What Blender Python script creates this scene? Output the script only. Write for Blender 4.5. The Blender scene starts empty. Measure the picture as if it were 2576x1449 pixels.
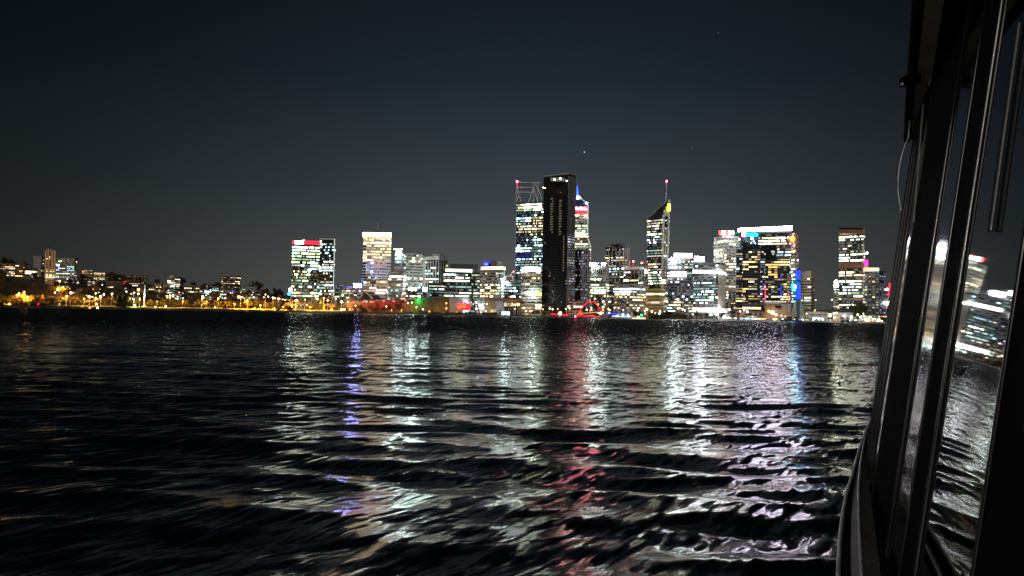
import bpy, math, random
import numpy as np
from mathutils import Vector, Matrix
random.seed(7)
RNG = np.random.default_rng(7)
sc = bpy.context.scene
COL = sc.collection
R = math.radians

# ------------------------------------------------------------------ camera, world, facade fill light, exposure
CAMZ = 3.0
PITCH, ROLL, FP = R(2.02), R(1.03), 1860.0           # FP: focal length in units of a 2576-wide picture
fw = Vector((0, math.cos(PITCH), math.sin(PITCH)))
up0 = Vector((0, -math.sin(PITCH), math.cos(PITCH)))
rt0 = Vector((1, 0, 0))
UPV = up0 * math.cos(ROLL) - rt0 * math.sin(ROLL)
RTV = rt0 * math.cos(ROLL) + up0 * math.sin(ROLL)
cam = bpy.data.objects.new('camera', bpy.data.cameras.new('camera'))
COL.objects.link(cam)
cam.matrix_world = Matrix(((RTV.x, UPV.x, -fw.x, 0), (RTV.y, UPV.y, -fw.y, 0), (RTV.z, UPV.z, -fw.z, CAMZ), (0, 0, 0, 1)))
cam.data.sensor_width = 36
cam.data.lens = 36 * FP / 2576
cam.data.clip_start = 0.05
cam.data.clip_end = 60000
sc.camera = cam
sc.view_settings.view_transform = 'Standard'
sc.view_settings.look = 'None'
sc.view_settings.exposure = 0
sc.view_settings.gamma = 1
sc.cycles.use_denoising = True
sc.cycles.denoising_input_passes = 'RGB_ALBEDO'
sc.cycles.sample_clamp_indirect = 0
sc.cycles.max_bounces = 5
sc.cycles.diffuse_bounces = 2
sc.cycles.glossy_bounces = 3
sc.cycles.caustics_reflective = False
sc.cycles.blur_glossy = 0.3

world = bpy.data.worlds.new("World"); sc.world = world
world.use_nodes = True
nt = world.node_tree; nt.nodes.clear()
def N(t, nt=nt, **k):
    n = nt.nodes.new(t)
    for a, b in k.items(): setattr(n, a, b)
    return n
wo = N('ShaderNodeOutputWorld'); wb = N('ShaderNodeBackground'); tc = N('ShaderNodeTexCoord')
sx = N('ShaderNodeSeparateXYZ'); nt.links.new(tc.outputs['Generated'], sx.inputs[0])
rp = N('ShaderNodeValToRGB')
cr = rp.color_ramp
cr.elements[0].position = 0.0; cr.elements[0].color = (.105, .107, .098, 1)
cr.elements[1].position = 1.0; cr.elements[1].color = (.0015, .0025, .004, 1)
for p, c in ((.06, (.080, .087, .084, 1)), (.16, (.043, .056, .066, 1)), (.30, (.019, .029, .041, 1)), (.48, (.009, .0145, .021, 1))):
    e = cr.elements.new(p); e.color = c
nt.links.new(sx.outputs['Z'], rp.inputs[0])
dt = N('ShaderNodeVectorMath', operation='DOT_PRODUCT'); dt.inputs[1].default_value = (math.sin(R(2)), math.cos(R(2)), 0)
nt.links.new(tc.outputs['Generated'], dt.inputs[0])
mx = N('ShaderNodeMath', operation='MAXIMUM'); mx.inputs[1].default_value = 0; nt.links.new(dt.outputs['Value'], mx.inputs[0])
pw = N('ShaderNodeMath', operation='POWER'); pw.inputs[1].default_value = 9; nt.links.new(mx.outputs[0], pw.inputs[0])
ma = N('ShaderNodeMath', operation='MULTIPLY_ADD'); ma.inputs[1].default_value = .90; ma.inputs[2].default_value = .13; nt.links.new(pw.outputs[0], ma.inputs[0])
# a trace of the physical night sky under the city glow
sky = N('ShaderNodeTexSky', sky_type='NISHITA'); sky.sun_disc = False; sky.sun_elevation = R(-9); sky.sun_rotation = R(200)
mm = N('ShaderNodeMix', data_type='RGBA', blend_type='MULTIPLY'); mm.inputs[0].default_value = 1
nt.links.new(rp.outputs[0], mm.inputs[6]); nt.links.new(ma.outputs[0], mm.inputs[7])
ad = N('ShaderNodeMix', data_type='RGBA', blend_type='ADD'); ad.inputs[0].default_value = .05
nt.links.new(mm.outputs[2], ad.inputs[6]); nt.links.new(sky.outputs[0], ad.inputs[7])
nt.links.new(ad.outputs[2], wb.inputs[0]); wb.inputs[1].default_value = 1
nt.links.new(wb.outputs[0], wo.inputs[0])

sl = bpy.data.lights.new('facade_fill', 'SUN'); sl.energy = 0.72; sl.angle = R(12); sl.color = (1, .93, .82)  # added directional fill, stands in for city glow on the facades
so = bpy.data.objects.new('facade_fill', sl); COL.objects.link(so)
so.rotation_euler = Vector((.55, 1.0, -.42)).to_track_quat('-Z', 'Y').to_euler()

# ------------------------------------------------------------------ pixel helpers
def ray(u, v):
    return fw * FP + RTV * (u - 1288) - UPV * (v - 724.5)
def at(u, v, D):
    d = ray(u, v); return Vector((0, 0, CAMZ)) + d * (D / d.y)
def proj(x, y, z):
    p = Vector((x, y, z - CAMZ)); w = p.dot(fw)
    return 1288 + p.dot(RTV) / w * FP, 724.5 - p.dot(UPV) / w * FP
def hor(u): return 790.1 + .018 * (u - 1288)
HILL_U = [-600, -200, 0, 60, 110, 200, 300, 400, 480, 540, 600, 660, 700, 735, 770, 3000]
HILL_V = [640, 640, 668, 674, 688, 704, 712, 716, 722, 728, 732, 736, 744, 756, 790, 840]
def smooth(a, b, x):
    t = min(1, max(0, (x - a) / (b - a))); return t * t * (3 - 2 * t)
def terrain(X, Y):
    u = 1288 + 1860 * X / Y
    hv = np.interp(u, HILL_U, HILL_V)
    hh = max(0, (hor(u) - hv)) * 1560 / 1860
    z = 1.2
    if u < 1290: z += 2.9 * smooth(957, 984, Y) * smooth(1290, 1180, u)
    z += hh * min(1, max(0, (Y - 1035) / 525)) * (1 - smooth(2000, 2600, Y))
    return z
def on_ground(u, v):
    D = 960
    while D < 1900:
        p = at(u, v, D)
        if terrain(p.x, D) >= p.z: return D
        D += 6
    return 1560

# ------------------------------------------------------------------ materials
MATS = {}
def mat(name, col=(.5, .5, .5), rough=.7, metal=0, emit=None, strength=0, vary=0, nscale=.3, spec=.5, sample=True, evary=0):
    if name in MATS: return MATS[name]
    m = bpy.data.materials.new(name); m.use_nodes = True; MATS[name] = m
    t = m.node_tree; b = t.nodes['Principled BSDF']
    b.inputs['Base Color'].default_value = (*col, 1); b.inputs['Roughness'].default_value = rough
    b.inputs['Metallic'].default_value = metal; b.inputs['Specular IOR Level'].default_value = spec
    tcn = t.nodes.new('ShaderNodeTexCoord')
    if vary or evary:
        no = t.nodes.new('ShaderNodeTexNoise'); no.inputs['Scale'].default_value = nscale; no.inputs['Detail'].default_value = 5
        t.links.new(tcn.outputs['Object'], no.inputs['Vector'])
    if vary:
        mr = t.nodes.new('ShaderNodeMapRange'); mr.inputs[1].default_value = .3; mr.inputs[2].default_value = .7
        mr.inputs[3].default_value = 1 - vary; mr.inputs[4].default_value = 1 + vary
        t.links.new(no.outputs['Fac'], mr.inputs[0])
        mi = t.nodes.new('ShaderNodeMix'); mi.data_type = 'RGBA'; mi.blend_type = 'MULTIPLY'; mi.inputs[0].default_value = 1
        mi.inputs[6].default_value = (*col, 1); t.links.new(mr.outputs[0], mi.inputs[7]); t.links.new(mi.outputs[2], b.inputs['Base Color'])
    if emit:
        b.inputs['Emission Color'].default_value = (*emit, 1); b.inputs['Emission Strength'].default_value = strength
        if evary:
            mr = t.nodes.new('ShaderNodeMapRange'); mr.inputs[1].default_value = .35; mr.inputs[2].default_value = .65
            mr.inputs[3].default_value = strength * (1 - evary); mr.inputs[4].default_value = strength * (1 + evary)
            t.links.new(no.outputs['Fac'], mr.inputs[0]); t.links.new(mr.outputs[0], b.inputs['Emission Strength'])
        if not sample: m.cycles.emission_sampling = 'NONE'
    return m
concrete = mat('concrete', (.42, .40, .36), .8, vary=.2, nscale=.15)
pale = mat('pale_concrete', (.62, .60, .55), .75, vary=.12, nscale=.15)
tan_ = mat('tan_stone', (.52, .38, .28), .8, vary=.15, nscale=.15)
brown = mat('brown_cladding', (.34, .17, .11), .7, vary=.15, nscale=.15)
yellow = mat('yellow_stone', (.62, .46, .20), .8, vary=.12, nscale=.2)
grey = mat('grey_cladding', (.20, .21, .21), .6, vary=.15, nscale=.15)
dgrey = mat('dark_grey_cladding', (.085, .09, .095), .5, vary=.2, nscale=.2)
dark = mat('dark_facade', (.025, .028, .032), .35, vary=.2, nscale=.2)
teal = mat('teal_facade', (.05, .10, .11), .35, vary=.2, nscale=.2)
navy = mat('navy_facade', (.03, .05, .09), .3, vary=.2, nscale=.2)
pink = mat('pink_granite', (.52, .33, .28), .7, vary=.15, nscale=.2)
roofm = mat('roof_metal', (.11, .11, .12), .5, vary=.2, nscale=.3)
steel = mat('galvanised_steel', (.45, .45, .46), .45, .6)
gl_off = mat('window_glass', (.012, .016, .02), .12, vary=.3, nscale=.5)
# lit rooms: colour families, each dim, middle and bright
PAL = {}
def pal(n, c, ks=(.2, .75, 2.8, 13.0)):
    PAL[n] = [mat(f'lit_room_{n}_{i}', (.03, .03, .03),   .4, emit=c, strength=k, evary=.5, nscale=.35, sample=False) for i, k in enumerate(ks)]
pal('cool', (.58, 1, .88)); pal('neutral', (1, .92, .72)); pal('warm', (1, .74, .36)); pal('amber', (1, .50, .13))
pal('ice', (.48, .80, 1)); pal('green', (.80, 1, .48)); pal('gold', (1, .72, .28)); pal('red', (1, .02, .03), (.3, .8, 1.6, 3)); pal('blue', (.01, .03, 1), (.4, 1.2, 2.4, 3.6)); pal('violet', (.85, .70, 1))
MIXES = {
    'office': (('cool', .4), ('neutral', .32), ('green', .16), ('warm', .12)),
    'cool': (('cool', .6), ('ice', .2), ('neutral', .2)),
    'warm': (('warm', .5), ('neutral', .3), ('gold', .2)),
    'flats': (('amber', .35), ('gold', .3), ('warm', .25), ('neutral', .1)),
    'home': (('gold', .35), ('warm', .35), ('neutral', .2), ('amber', .1)),
    'green': (('green', .5), ('cool', .3), ('neutral', .2)),
    'neutral': (('neutral', .7), ('warm', .3)), 'gold': (('gold', .8), ('warm', .2)), 'red': (('red', 1),), 'blue': (('blue', 1),),
    'violet': (('violet', .7), ('ice', .3)), 'ice': (('ice', .7), ('cool', .3)), 'amber': (('amber', 1),), 'greenw': (('green', 1),),
}
def pick(mix):
    r = random.random()
    for n, w in MIXES[mix]:
        r -= w
        if r <= 0: return n
    return MIXES[mix][0][0]
def glow(name, col, s, sample=True): return mat(name, (.05, .05, .05), .5, emit=col, strength=s, sample=sample)

# ------------------------------------------------------------------ mesh helpers
class MB:
    def __init__(s): s.v = []; s.f = []; s.m = []
    def quad(s, a, b, c, d, m=0):
        n = len(s.v); s.v += [tuple(a), tuple(b), tuple(c), tuple(d)]; s.f.append((n, n + 1, n + 2, n + 3)); s.m.append(m)
    def poly(s, pts, m=0):
        n = len(s.v); s.v += [tuple(p) for p in pts]; s.f.append(tuple(range(n, n + len(pts)))); s.m.append(m)
    def prism(s, pts, z0, z1, m=0):
        """vertical prism over the ccw footprint pts; z1 a number or one per point"""
        k = len(pts); n = len(s.v)
        zs = z1 if isinstance(z1, (list, tuple)) else [z1] * k
        zb = z0 if isinstance(z0, (list, tuple)) else [z0] * k
        s.v += [(p[0], p[1], zb[i]) for i, p in enumerate(pts)] + [(p[0], p[1], zs[i]) for i, p in enumerate(pts)]
        for i in range(k):
            j = (i + 1) % k; s.f.append((n + i, n + j, n + k + j, n + k + i)); s.m.append(m)
        s.f.append(tuple(n + k + i for i in range(k))); s.m.append(m)
        s.f.append(tuple(n + i for i in reversed(range(k)))); s.m.append(m)
    def box(s, c, size, rz=0, m=0):
        x, y, z = size[0] / 2, size[1] / 2, size[2] / 2; ca, sa = math.cos(rz), math.sin(rz)
        pts = [(c[0] + px * ca - py * sa, c[1] + px * sa + py * ca) for px, py in ((-x, -y), (x, -y), (x, y), (-x, y))]
        s.prism(pts, c[2] - z, c[2] + z, m)
    def bar(s, a, b, r, m=0, r2=None, k=6):
        a = Vector(a); b = Vector(b); d = (b - a).normalized(); r2 = r if r2 is None else r2
        q = d.orthogonal().normalized(); w = d.cross(q); n = len(s.v)
        for P, rr in ((a, r), (b, r2)):
            for i in range(k):
                t = 2 * math.pi * i / k; s.v.append(tuple(P + (q * math.cos(t) + w * math.sin(t)) * rr))
        for i in range(k):
            j = (i + 1) % k; s.f.append((n + i, n + j, n + k + j, n + k + i)); s.m.append(m)
        s.f.append(tuple(n + i for i in reversed(range(k)))); s.m.append(m)
        s.f.append(tuple(n + k + i for i in range(k))); s.m.append(m)
    def tube(s, pts, r, m=0, k=8):
        for a, b in zip(pts[:-1], pts[1:]): s.bar(a, b, r, m, k=k)
    def ball(s, c, r, m=0, k=8, sz=1):
        n = len(s.v); c = Vector(c); h = k // 2
        for i in range(1, h):
            for j in range(k):
                a = math.pi * i / h; b = 2 * math.pi * j / k
                s.v.append((c.x + r * math.sin(a) * math.cos(b), c.y + r * math.sin(a) * math.sin(b), c.z + r * sz * math.cos(a)))
        s.v += [(c.x, c.y, c.z + r * sz), (c.x, c.y, c.z - r * sz)]
        T = n + (h - 1) * k
        for i in range(h - 2):
            for j in range(k):
                j2 = (j + 1) % k; s.f.append((n + i * k + j, n + (i + 1) * k + j, n + (i + 1) * k + j2, n + i * k + j2)); s.m.append(m)
        for j in range(k):
            j2 = (j + 1) % k
            s.f.append((T, n + j, n + j2)); s.m.append(m); s.f.append((T + 1, n + (h - 2) * k + j2, n + (h - 2) * k + j)); s.m.append(m)
    def mesh(s, name, mats):
        me = bpy.data.meshes.new(name)
        if s.v:
            me.from_pydata(s.v, [], s.f)
            ms = mats if isinstance(mats, (list, tuple)) else [mats]
            for x in ms: me.materials.append(x)
            me.polygons.foreach_set('material_index', s.m)
        me.update(); return me
    def build(s, name, mats, parent=None, loc=None):
        o = bpy.data.objects.new(name, s.mesh(name, mats)); COL.objects.link(o)
        if parent: o.parent = parent
        if loc is not None: o.location = loc
        return o
def tag(o, label, cat=None, group=None, kind=None):
    if label: o['label'] = label
    if cat: o['category'] = cat
    if group: o['group'] = group
    if kind: o['kind'] = kind
    return o
def thing(name, label, cat, loc, group=None, rz=0):
    o = bpy.data.objects.new(name, None); COL.objects.link(o); o.location = loc; o.rotation_euler.z = rz
    return tag(o, label, cat, group)

# ------------------------------------------------------------------ towers
BUILT = {}
def tower(name, label, x0, x1, top, base, D, xs=None, phi=32, depth=None, H=4.0, pw=2.6, wall=concrete, lit=.5, mix='office', band=.55,
          zones=(), curve=0, tops=None, piers=0, pier_mat=None, cap=None, mull=.07, gain=(.24, .3, .32, .14), rowvar=.9, parapet=1.2, first=None,
          cat='office tower', roof=roofm, run=.84, group=None, crown_mat=None, facets=None, nowin_top=0, offglass=None, ground_z=None):
    """one building: front wall from column x0 to x1, side wall on to xs, roof line at row top"""
    vm = (top + base) / 2; off = offglass or gl_off
    s = D / FP * 1.0
    B = at(x1 if xs else x1, vm, D); Bx = Vector((B.x, B.y))
    v2 = Vector((B.x, B.y)).normalized(); r2 = Vector((v2.y, -v2.x))
    sec = 1 / math.cos(math.atan2(abs(B.x), B.y))
    k = D * sec / (FP * sec) # metres per unit across the line of sight, corrected below
    def across(a, b):
        pa, pb = at(a, vm, D), at(b, vm, D); return (Vector((pb.x, pb.y)) - Vector((pa.x, pa.y))).length * v2.y
    if xs:
        ph = R(phi); w = across(x0, x1) / math.cos(ph); d = across(x1, xs) / math.sin(ph)
        e1 = -r2 * math.cos(ph) + v2 * math.sin(ph); e2 = r2 * math.sin(ph) + v2 * math.cos(ph)
    else:
        w = across(x0, x1); d = depth or w * .8; e1 = -r2; e2 = v2
    A = Bx + e1 * w; C = Bx + e2 * d; E = A + e2 * d
    if curve:
        n = 8; front = []
        for i in range(n + 1):
            t = i / n; P = A + (Bx - A) * t - e2 * (curve * w * 4 * t * (1 - t) * .5); front.append(P)
        poly = front + [C, E]
    else: poly = [A, Bx, C, E]
    zt = at((x0 + x1) / 2, top, D).z
    gz = ground_z if ground_z is not None else min(terrain(p.x, p.y) for p in poly)
    O = Vector(((A.x + C.x) / 2, (A.y + C.y) / 2, gz))
    L = [(p.x - O.x, p.y - O.y) for p in poly]; h = zt - gz
    t = thing(name, label, cat, O, group)
    tz = h
    if tops:  # per-footprint-point roof heights given as rows for A, B, C, E
        tz = [at(x0, tops[0], D).z - gz, at(x1, tops[1], D).z - gz, at(xs or x1, tops[2], D).z - gz, at(x0, tops[3], D).z - gz]
    body = MB(); body.prism(L, -3, tz); body.build('wall', wall, t)
    def topat(i, f):
        if not tops: return h
        j = (i + 1) % 4; return tz[i] * (1 - f) + tz[j] * f
    nf = max(1, int((h if not tops else max(tz)) // H)); nE = len(L)
    edges = [i for i in range(nE) if i != nE - 2]
    H = (h / (nf + .25)) if not tops else H
    bands = []; band *= .78
    for f in range(nf):
        z0 = (f + .5 - band / 2) * H; z1 = z0 + band * H
        if z1 > h - nowin_top: continue
        if first and z0 < first: continue
        mb = MB(); ml = []; idx = {}
        def slot(m):
            if m.name not in idx: idx[m.name] = len(ml); ml.append(m)
            return idx[m.name]
        rowd = max(0, min(1, lit * (1 + rowvar * random.uniform(-1, 1)) if random.random() > .18 * rowvar else lit * .15))
        rowmix = pick(mix)
        for i in edges:
            a = Vector(L[i]); b = Vector(L[(i + 1) % nE]); el = (b - a).length; dr = (b - a) / max(el, .01); nn = Vector((dr.y, -dr.x))
            lastq = -9; lastm = None; np_ = max(1, int(round(el / pw))); st = random.random() < rowd
            for q in range(np_):
                fa = (q + mull / 2) / np_; fb = (q + 1 - mull / 2) / np_
                if tops and min(topat(i, fa), topat(i, fb)) < z1 + 1.5: continue
                if random.random() > run: st = random.random() < rowd
                pa = a + (b - a) * fa + nn * .18; pb = a + (b - a) * fb + nn * .18
                pr, g, mxn = (1 if st else 0), gain, None
                if zones:
                    c = (pa + pb) / 2; uu, vv = proj(c.x + O.x, c.y + O.y, gz + (z0 + z1) / 2)
                    for zn in zones:
                        if zn[0] <= uu <= zn[2] and zn[1] <= vv <= zn[3]:
                            pr = 1 if random.random() < zn[4] else 0; mxn = zn[5]; g = zn[6] if len(zn) > 6 else (.1, .25, .45, .2)
                if pr and random.random() < .96:
                    if q and lastm and lastm[1] == (mxn, g) and random.random() < .72: m = lastm[0]
                    else:
                        nme = pick(mxn) if mxn else (rowmix if random.random() < .65 else pick(mix))
                        m = PAL[nme][random.choices(range(4), g)[0]]
                    lastm = (m, (mxn, g))
                else: m = off if random.random() > (.34 if lit > .25 else .12) else PAL['neutral' if not mxn else pick(mxn)][0] if lit > .12 else off
                nv = len(mb.v); share = q > 0 and lastq == q - 1
                if share:
                    mb.v += [(pa.x, pa.y, z0), (pa.x, pa.y, z1)]; mb.f.append((nv - 2, nv, nv + 1, nv - 1)); mb.m.append(slot(wall)); nv += 2
                else: mb.v += [(pa.x, pa.y, z0), (pa.x, pa.y, z1)]; nv += 2
                mb.v += [(pb.x, pb.y, z0), (pb.x, pb.y, z1)]; mb.f.append((nv - 2, nv, nv + 1, nv - 1)); mb.m.append(slot(m)); lastq = q
        if mb.v: bands.append((mb, ml))
    for mb, ml in bands: mb.build('window', ml, t)
    if parapet and not tops:
        m2 = MB(); cx = sum(p[0] for p in L) / nE; cy = sum(p[1] for p in L) / nE
        m2.prism([(cx + (p[0] - cx) * 1.015, cy + (p[1] - cy) * 1.015) for p in L], h + .003, h + parapet); m2.build('roof', crown_mat or roof, t)
    if piers:
        for i in ([0, 1] if not curve else range(len(poly) - 2)):
            a = Vector(L[i]); b = Vector(L[i + 1]); el = (b - a).length; dr = (b - a) / el; nn = Vector((dr.y, -dr.x))
            n = max(1, int(round(el / piers)))
            for q in range(n + (0 if i == 0 and not curve else 1)):
                c = a + dr * (el * q / n) + nn * .35; pm = MB()
                pm.box((c.x, c.y, h / 2 - .2), (.9, .7, h - .4), math.atan2(dr.y, dr.x)); pm.build('pier', pier_mat or pale, t)
    if cap:  # (x0, x1, top row, material)
        for cc in (cap if isinstance(cap[0], tuple) else (cap,)):
            pa = at(cc[0], top, D + d * .3); pb = at(cc[1], top, D + d * .3); ct = at(cc[0], cc[2], D).z - gz
            m3 = MB(); m3.prism([(pa.x - O.x, pa.y - O.y), (pb.x - O.x, pb.y - O.y), (pb.x - O.x + e2.x * d * .4, pb.y - O.y + e2.y * d * .4), (pa.x - O.x + e2.x * d * .4, pa.y - O.y + e2.y * d * .4)], h + parapet + .003, ct)
            m3.build('plant_room', cc[3], t)
    BUILT[name + str(int(x0))] = t
    t['_'] = 0; del t['_']
    return t, dict(O=O, h=h, e1=e1, e2=e2, A=A, B=Bx, C=C, E=E, D=D, gz=gz, L=L)
def panel(t, info, x0, y0, x1, y1, m, name='sign', off=.8, thick=.5, D=None, parent=None, dx=0):
    """a box-shaped panel facing the water on or above a building, between two picture corners"""
    D = (D or info['D']) - off
    a = at(x0, (y0 + y1) / 2, D); b = at(x1, (y0 + y1) / 2, D); zt = at((x0 + x1) / 2, y0, D).z; zb = at((x0 + x1) / 2, y1, D).z
    O = info['O']; mb = MB(); vd = Vector((a.x + b.x, a.y + b.y)).normalized() * thick
    mb.prism([(a.x - O.x, a.y - O.y), (b.x - O.x, b.y - O.y), (b.x - O.x + vd.x, b.y - O.y + vd.y), (a.x - O.x + vd.x, a.y - O.y + vd.y)], zb - O.z, zt - O.z)
    return mb.build(name, m, parent or t)
def lens(t, info, u, v, r, m, D=None, name='floodlight'):
    p = at(u, v, (D or info['D']) - 3); O = info['O']; mb = MB(); mb.ball((p.x - O.x, p.y - O.y, p.z - O.z), r, k=10)
    return mb.build(name, m, t)
def strut(t, info, a, b, r, m, D=None, D2=None, name='strut', r2=None):
    O = info['O']; D = D or info['D']; pa = at(*a, D) - O; pb = at(*b, D2 or D) - O; mb = MB(); mb.bar(pa, pb, r, r2=r2); return mb.build(name, m, t)
def lettering(t, info, txt, x0, y0, x1, y1, m, off=1.5):
    cu = bpy.data.curves.new('lettering', 'FONT'); cu.body = txt; cu.extrude = .05; cu.align_x = 'CENTER'; cu.align_y = 'CENTER'
    tmp = bpy.data.objects.new('tmp', cu); COL.objects.link(tmp); bpy.context.view_layer.update()
    me = bpy.data.meshes.new_from_object(tmp.evaluated_get(bpy.context.evaluated_depsgraph_get())); bpy.data.objects.remove(tmp)
    D = info['D'] - off; p = at((x0 + x1) / 2, (y0 + y1) / 2, D); w = at(x1, y0, D).x - at(x0, y0, D).x
    xs = [v.co.x for v in me.vertices]; s = w / (max(xs) - min(xs)); hh = at(x0, y0, D).z - at(x0, y1, D).z; ys = [v.co.y for v in me.vertices]; s2 = hh / (max(ys) - min(ys))
    for v in me.vertices: v.co = Vector((v.co.x * s, v.co.y * s2, v.co.z))
    me.materials.clear(); me.materials.append(m)
    o = bpy.data.objects.new('lettering', me); COL.objects.link(o); o.parent = t; o.location = p - info['O']; o.rotation_euler = (R(90), 0, 0); return o

W_ = glow('white_sign_light', (1, .98, .95), 22); W2 = glow('white_crown_light', (.84, .74, .98), 52); WW = glow('warm_crown_light', (1, .74, .46), 9)
FL = glow('floodlight_lens', (.80, 1, .97), 120); FB = glow('blue_white_floodlight', (.30, .34, 1), 150); FC = glow('cyan_floodlight', (0, .75, .85), 45)
RS = glow('red_sign_light', (1, .015, .06), 2.2); BS = glow('blue_sign_light', (.01, .01, 1), 5); CS = glow('cyan_sign_light', (0, .5, 1), 4.5)
YS = glow('yellow_sign_light', (.85, 1, .08), 3.2); RB = glow('red_beacon', (1, .03, .06), 60); AM = glow('amber_light', (1, .45, .08), 30)
MG = glow('magenta_sign_light', (1, .02, .35), 3.5); GR = glow('green_light', (.02, 1, .25), 30); VB = glow('violet_blue_floodlight', (.22, .2, 1), 60)
PWm = glow('pinkish_white_sign', (1, .9, .93), 10)

# ================================================================== SETTING: water
CHOP = .54; NEAR_TILT = .085
def build_water():
    NA, A0, A1 = 1150, R(-62), R(62)
    dep = np.concatenate([np.radians(np.linspace(62, 24, 70, endpoint=False)), np.arctan(CAMZ / np.geomspace(CAMZ / math.tan(R(24)), 30, 330, endpoint=False)),
                          np.arctan(CAMZ / np.geomspace(30, 953, 260))])
    r = CAMZ / np.tan(dep); az = np.linspace(A0, A1, NA)
    Rr, Az = np.meshgrid(r, az, indexing='ij')
    X = Rr * np.sin(Az); Y = Rr * np.cos(Az); X0, Y0 = X.copy(), Y.copy()
    far = Rr > 800
    Yfar = np.minimum(Y, 954.0)
    Z = np.zeros_like(X); dr = np.gradient(r)[:, None]; DX = np.zeros_like(X); DY = np.zeros_like(X)
    # groups: wave packets make patches of higher and lower chop
    pk = 0.75 + .45 * np.sin(X * .11 + .7 * np.sin(Y * .05)) * np.sin(Y * .085 + X * .03 + 1)
    g = np.random.default_rng(11)
    for i in range(70):
        lam = .75 * (8.0 / .75) ** ((i + g.random()) / 70)
        th = R(90 + g.normal(0, 15) - 4); kx, ky = math.cos(th) * 2 * math.pi / lam, math.sin(th) * 2 * math.pi / lam
        slope = .0235 * (1.0 if 1.2 < lam < 2.6 else (2.6 / lam) ** 1.35 if lam > 2 else (lam / 1.2) ** .6)
        amp = slope * lam / (2 * math.pi)
        fade = np.clip((lam / np.maximum(dr, .01) - 2.2) / 3.0, 0, 1)
        ph = kx * X0 + ky * Y0 + g.random() * 6.283
        Z += amp * fade * np.cos(ph) * pk
        q = .75 * amp * fade * pk
        DX -= q * math.cos(th) * np.sin(ph); DY -= q * math.sin(th) * np.sin(ph)
    X = X + DX; Y = np.where(far, Y, Y + DY)
    co = np.stack([X, Y, Z], -1).reshape(-1, 3).astype(np.float32)
    NR = len(r); idx = np.arange(NR * NA).reshape(NR, NA)
    F = np.stack([idx[:-1, :-1], idx[:-1, 1:], idx[1:, 1:], idx[1:, :-1]], -1).reshape(-1, 4)
    me = bpy.data.meshes.new('water'); me.vertices.add(len(co)); me.vertices.foreach_set('co', co.ravel())
    me.loops.add(F.size); me.loops.foreach_set('vertex_index', F.ravel().astype(np.int32))
    me.polygons.add(len(F)); me.polygons.foreach_set('loop_start', np.arange(0, F.size, 4, dtype=np.int32)); me.polygons.foreach_set('loop_total', np.full(len(F), 4, dtype=np.int32))
    me.polygons.foreach_set('use_smooth', np.ones(len(F), dtype=bool)); me.update(calc_edges=True); me.validate()
    m = bpy.data.materials.new('river_water'); m.use_nodes = True; t = m.node_tree; b = t.nodes['Principled BSDF']
    b.inputs['Base Color'].default_value = (.002, .004, .005, 1); b.inputs['Roughness'].default_value = .165; b.inputs['IOR'].default_value = 1.45
    geo = t.nodes.new('ShaderNodeNewGeometry')
    def rip(scale, rot, stretch, amp, detail, prev, xs_=.55):
        m0 = t.nodes.new('ShaderNodeMapping'); m0.inputs['Rotation'].default_value = (0, 0, -rot); t.links.new(geo.outputs['Position'], m0.inputs[0])
        mp = t.nodes.new('ShaderNodeMapping'); mp.inputs['Scale'].default_value = (1 / stretch, 1, 1); t.links.new(m0.outputs[0], mp.inputs[0])
        no = t.nodes.new('ShaderNodeTexNoise'); no.inputs['Scale'].default_value = scale; no.inputs['Detail'].default_value = detail; no.inputs['Roughness'].default_value = .55
        t.links.new(mp.outputs[0], no.inputs['Vector'])
        sb = t.nodes.new('ShaderNodeVectorMath'); sb.operation = 'SUBTRACT'; sb.inputs[1].default_value = (.5, .5, .5); t.links.new(no.outputs['Color'], sb.inputs[0])
        ml = t.nodes.new('ShaderNodeVectorMath'); ml.operation = 'MULTIPLY'; ml.inputs[1].default_value = (amp * xs_, amp, 0); t.links.new(sb.outputs[0], ml.inputs[0])
        a = t.nodes.new('ShaderNodeVectorMath'); a.operation = 'ADD'; t.links.new(prev, a.inputs[0]); t.links.new(ml.outputs[0], a.inputs[1]); return a.outputs[0]
    o = rip(.55, R(4), 2.0, .16, 3, geo.outputs['Normal'], .8)
    o = rip(3.2, R(20), 3.0, .62, 2, o)
    o = rip(7.0, R(56), 5.0, .75, 1.5, o)
    rr_ = t.nodes.new('ShaderNodeMapRange'); rr_.inputs[1].default_value = 15; rr_.inputs[2].default_value = 170; rr_.inputs[3].default_value = .16; rr_.inputs[4].default_value = .235
    # wind chop farther out: steep little faces turned to this side
    sp = t.nodes.new('ShaderNodeSeparateXYZ'); t.links.new(geo.outputs['Position'], sp.inputs[0])
    mr = t.nodes.new('ShaderNodeMapRange'); mr.interpolation_type = 'SMOOTHSTEP'; mr.inputs[1].default_value = 20; mr.inputs[2].default_value = 170; mr.inputs[3].default_value = 0; mr.inputs[4].default_value = CHOP
    t.links.new(sp.outputs['Y'], mr.inputs[0]); t.links.new(sp.outputs['Y'], rr_.inputs[0]); t.links.new(rr_.outputs[0], b.inputs['Roughness'])
    n2 = t.nodes.new('ShaderNodeTexNoise'); n2.inputs['Scale'].default_value = 1.1; n2.inputs['Detail'].default_value = 3; mp = t.nodes.new('ShaderNodeMapping'); mp.inputs['Scale'].default_value = (.45, 1, 1)
    t.links.new(geo.outputs['Position'], mp.inputs[0]); t.links.new(mp.outputs[0], n2.inputs['Vector'])
    m3 = t.nodes.new('ShaderNodeMapRange'); m3.inputs[1].default_value = .30; m3.inputs[2].default_value = .68; t.links.new(n2.outputs['Fac'], m3.inputs[0])
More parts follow.
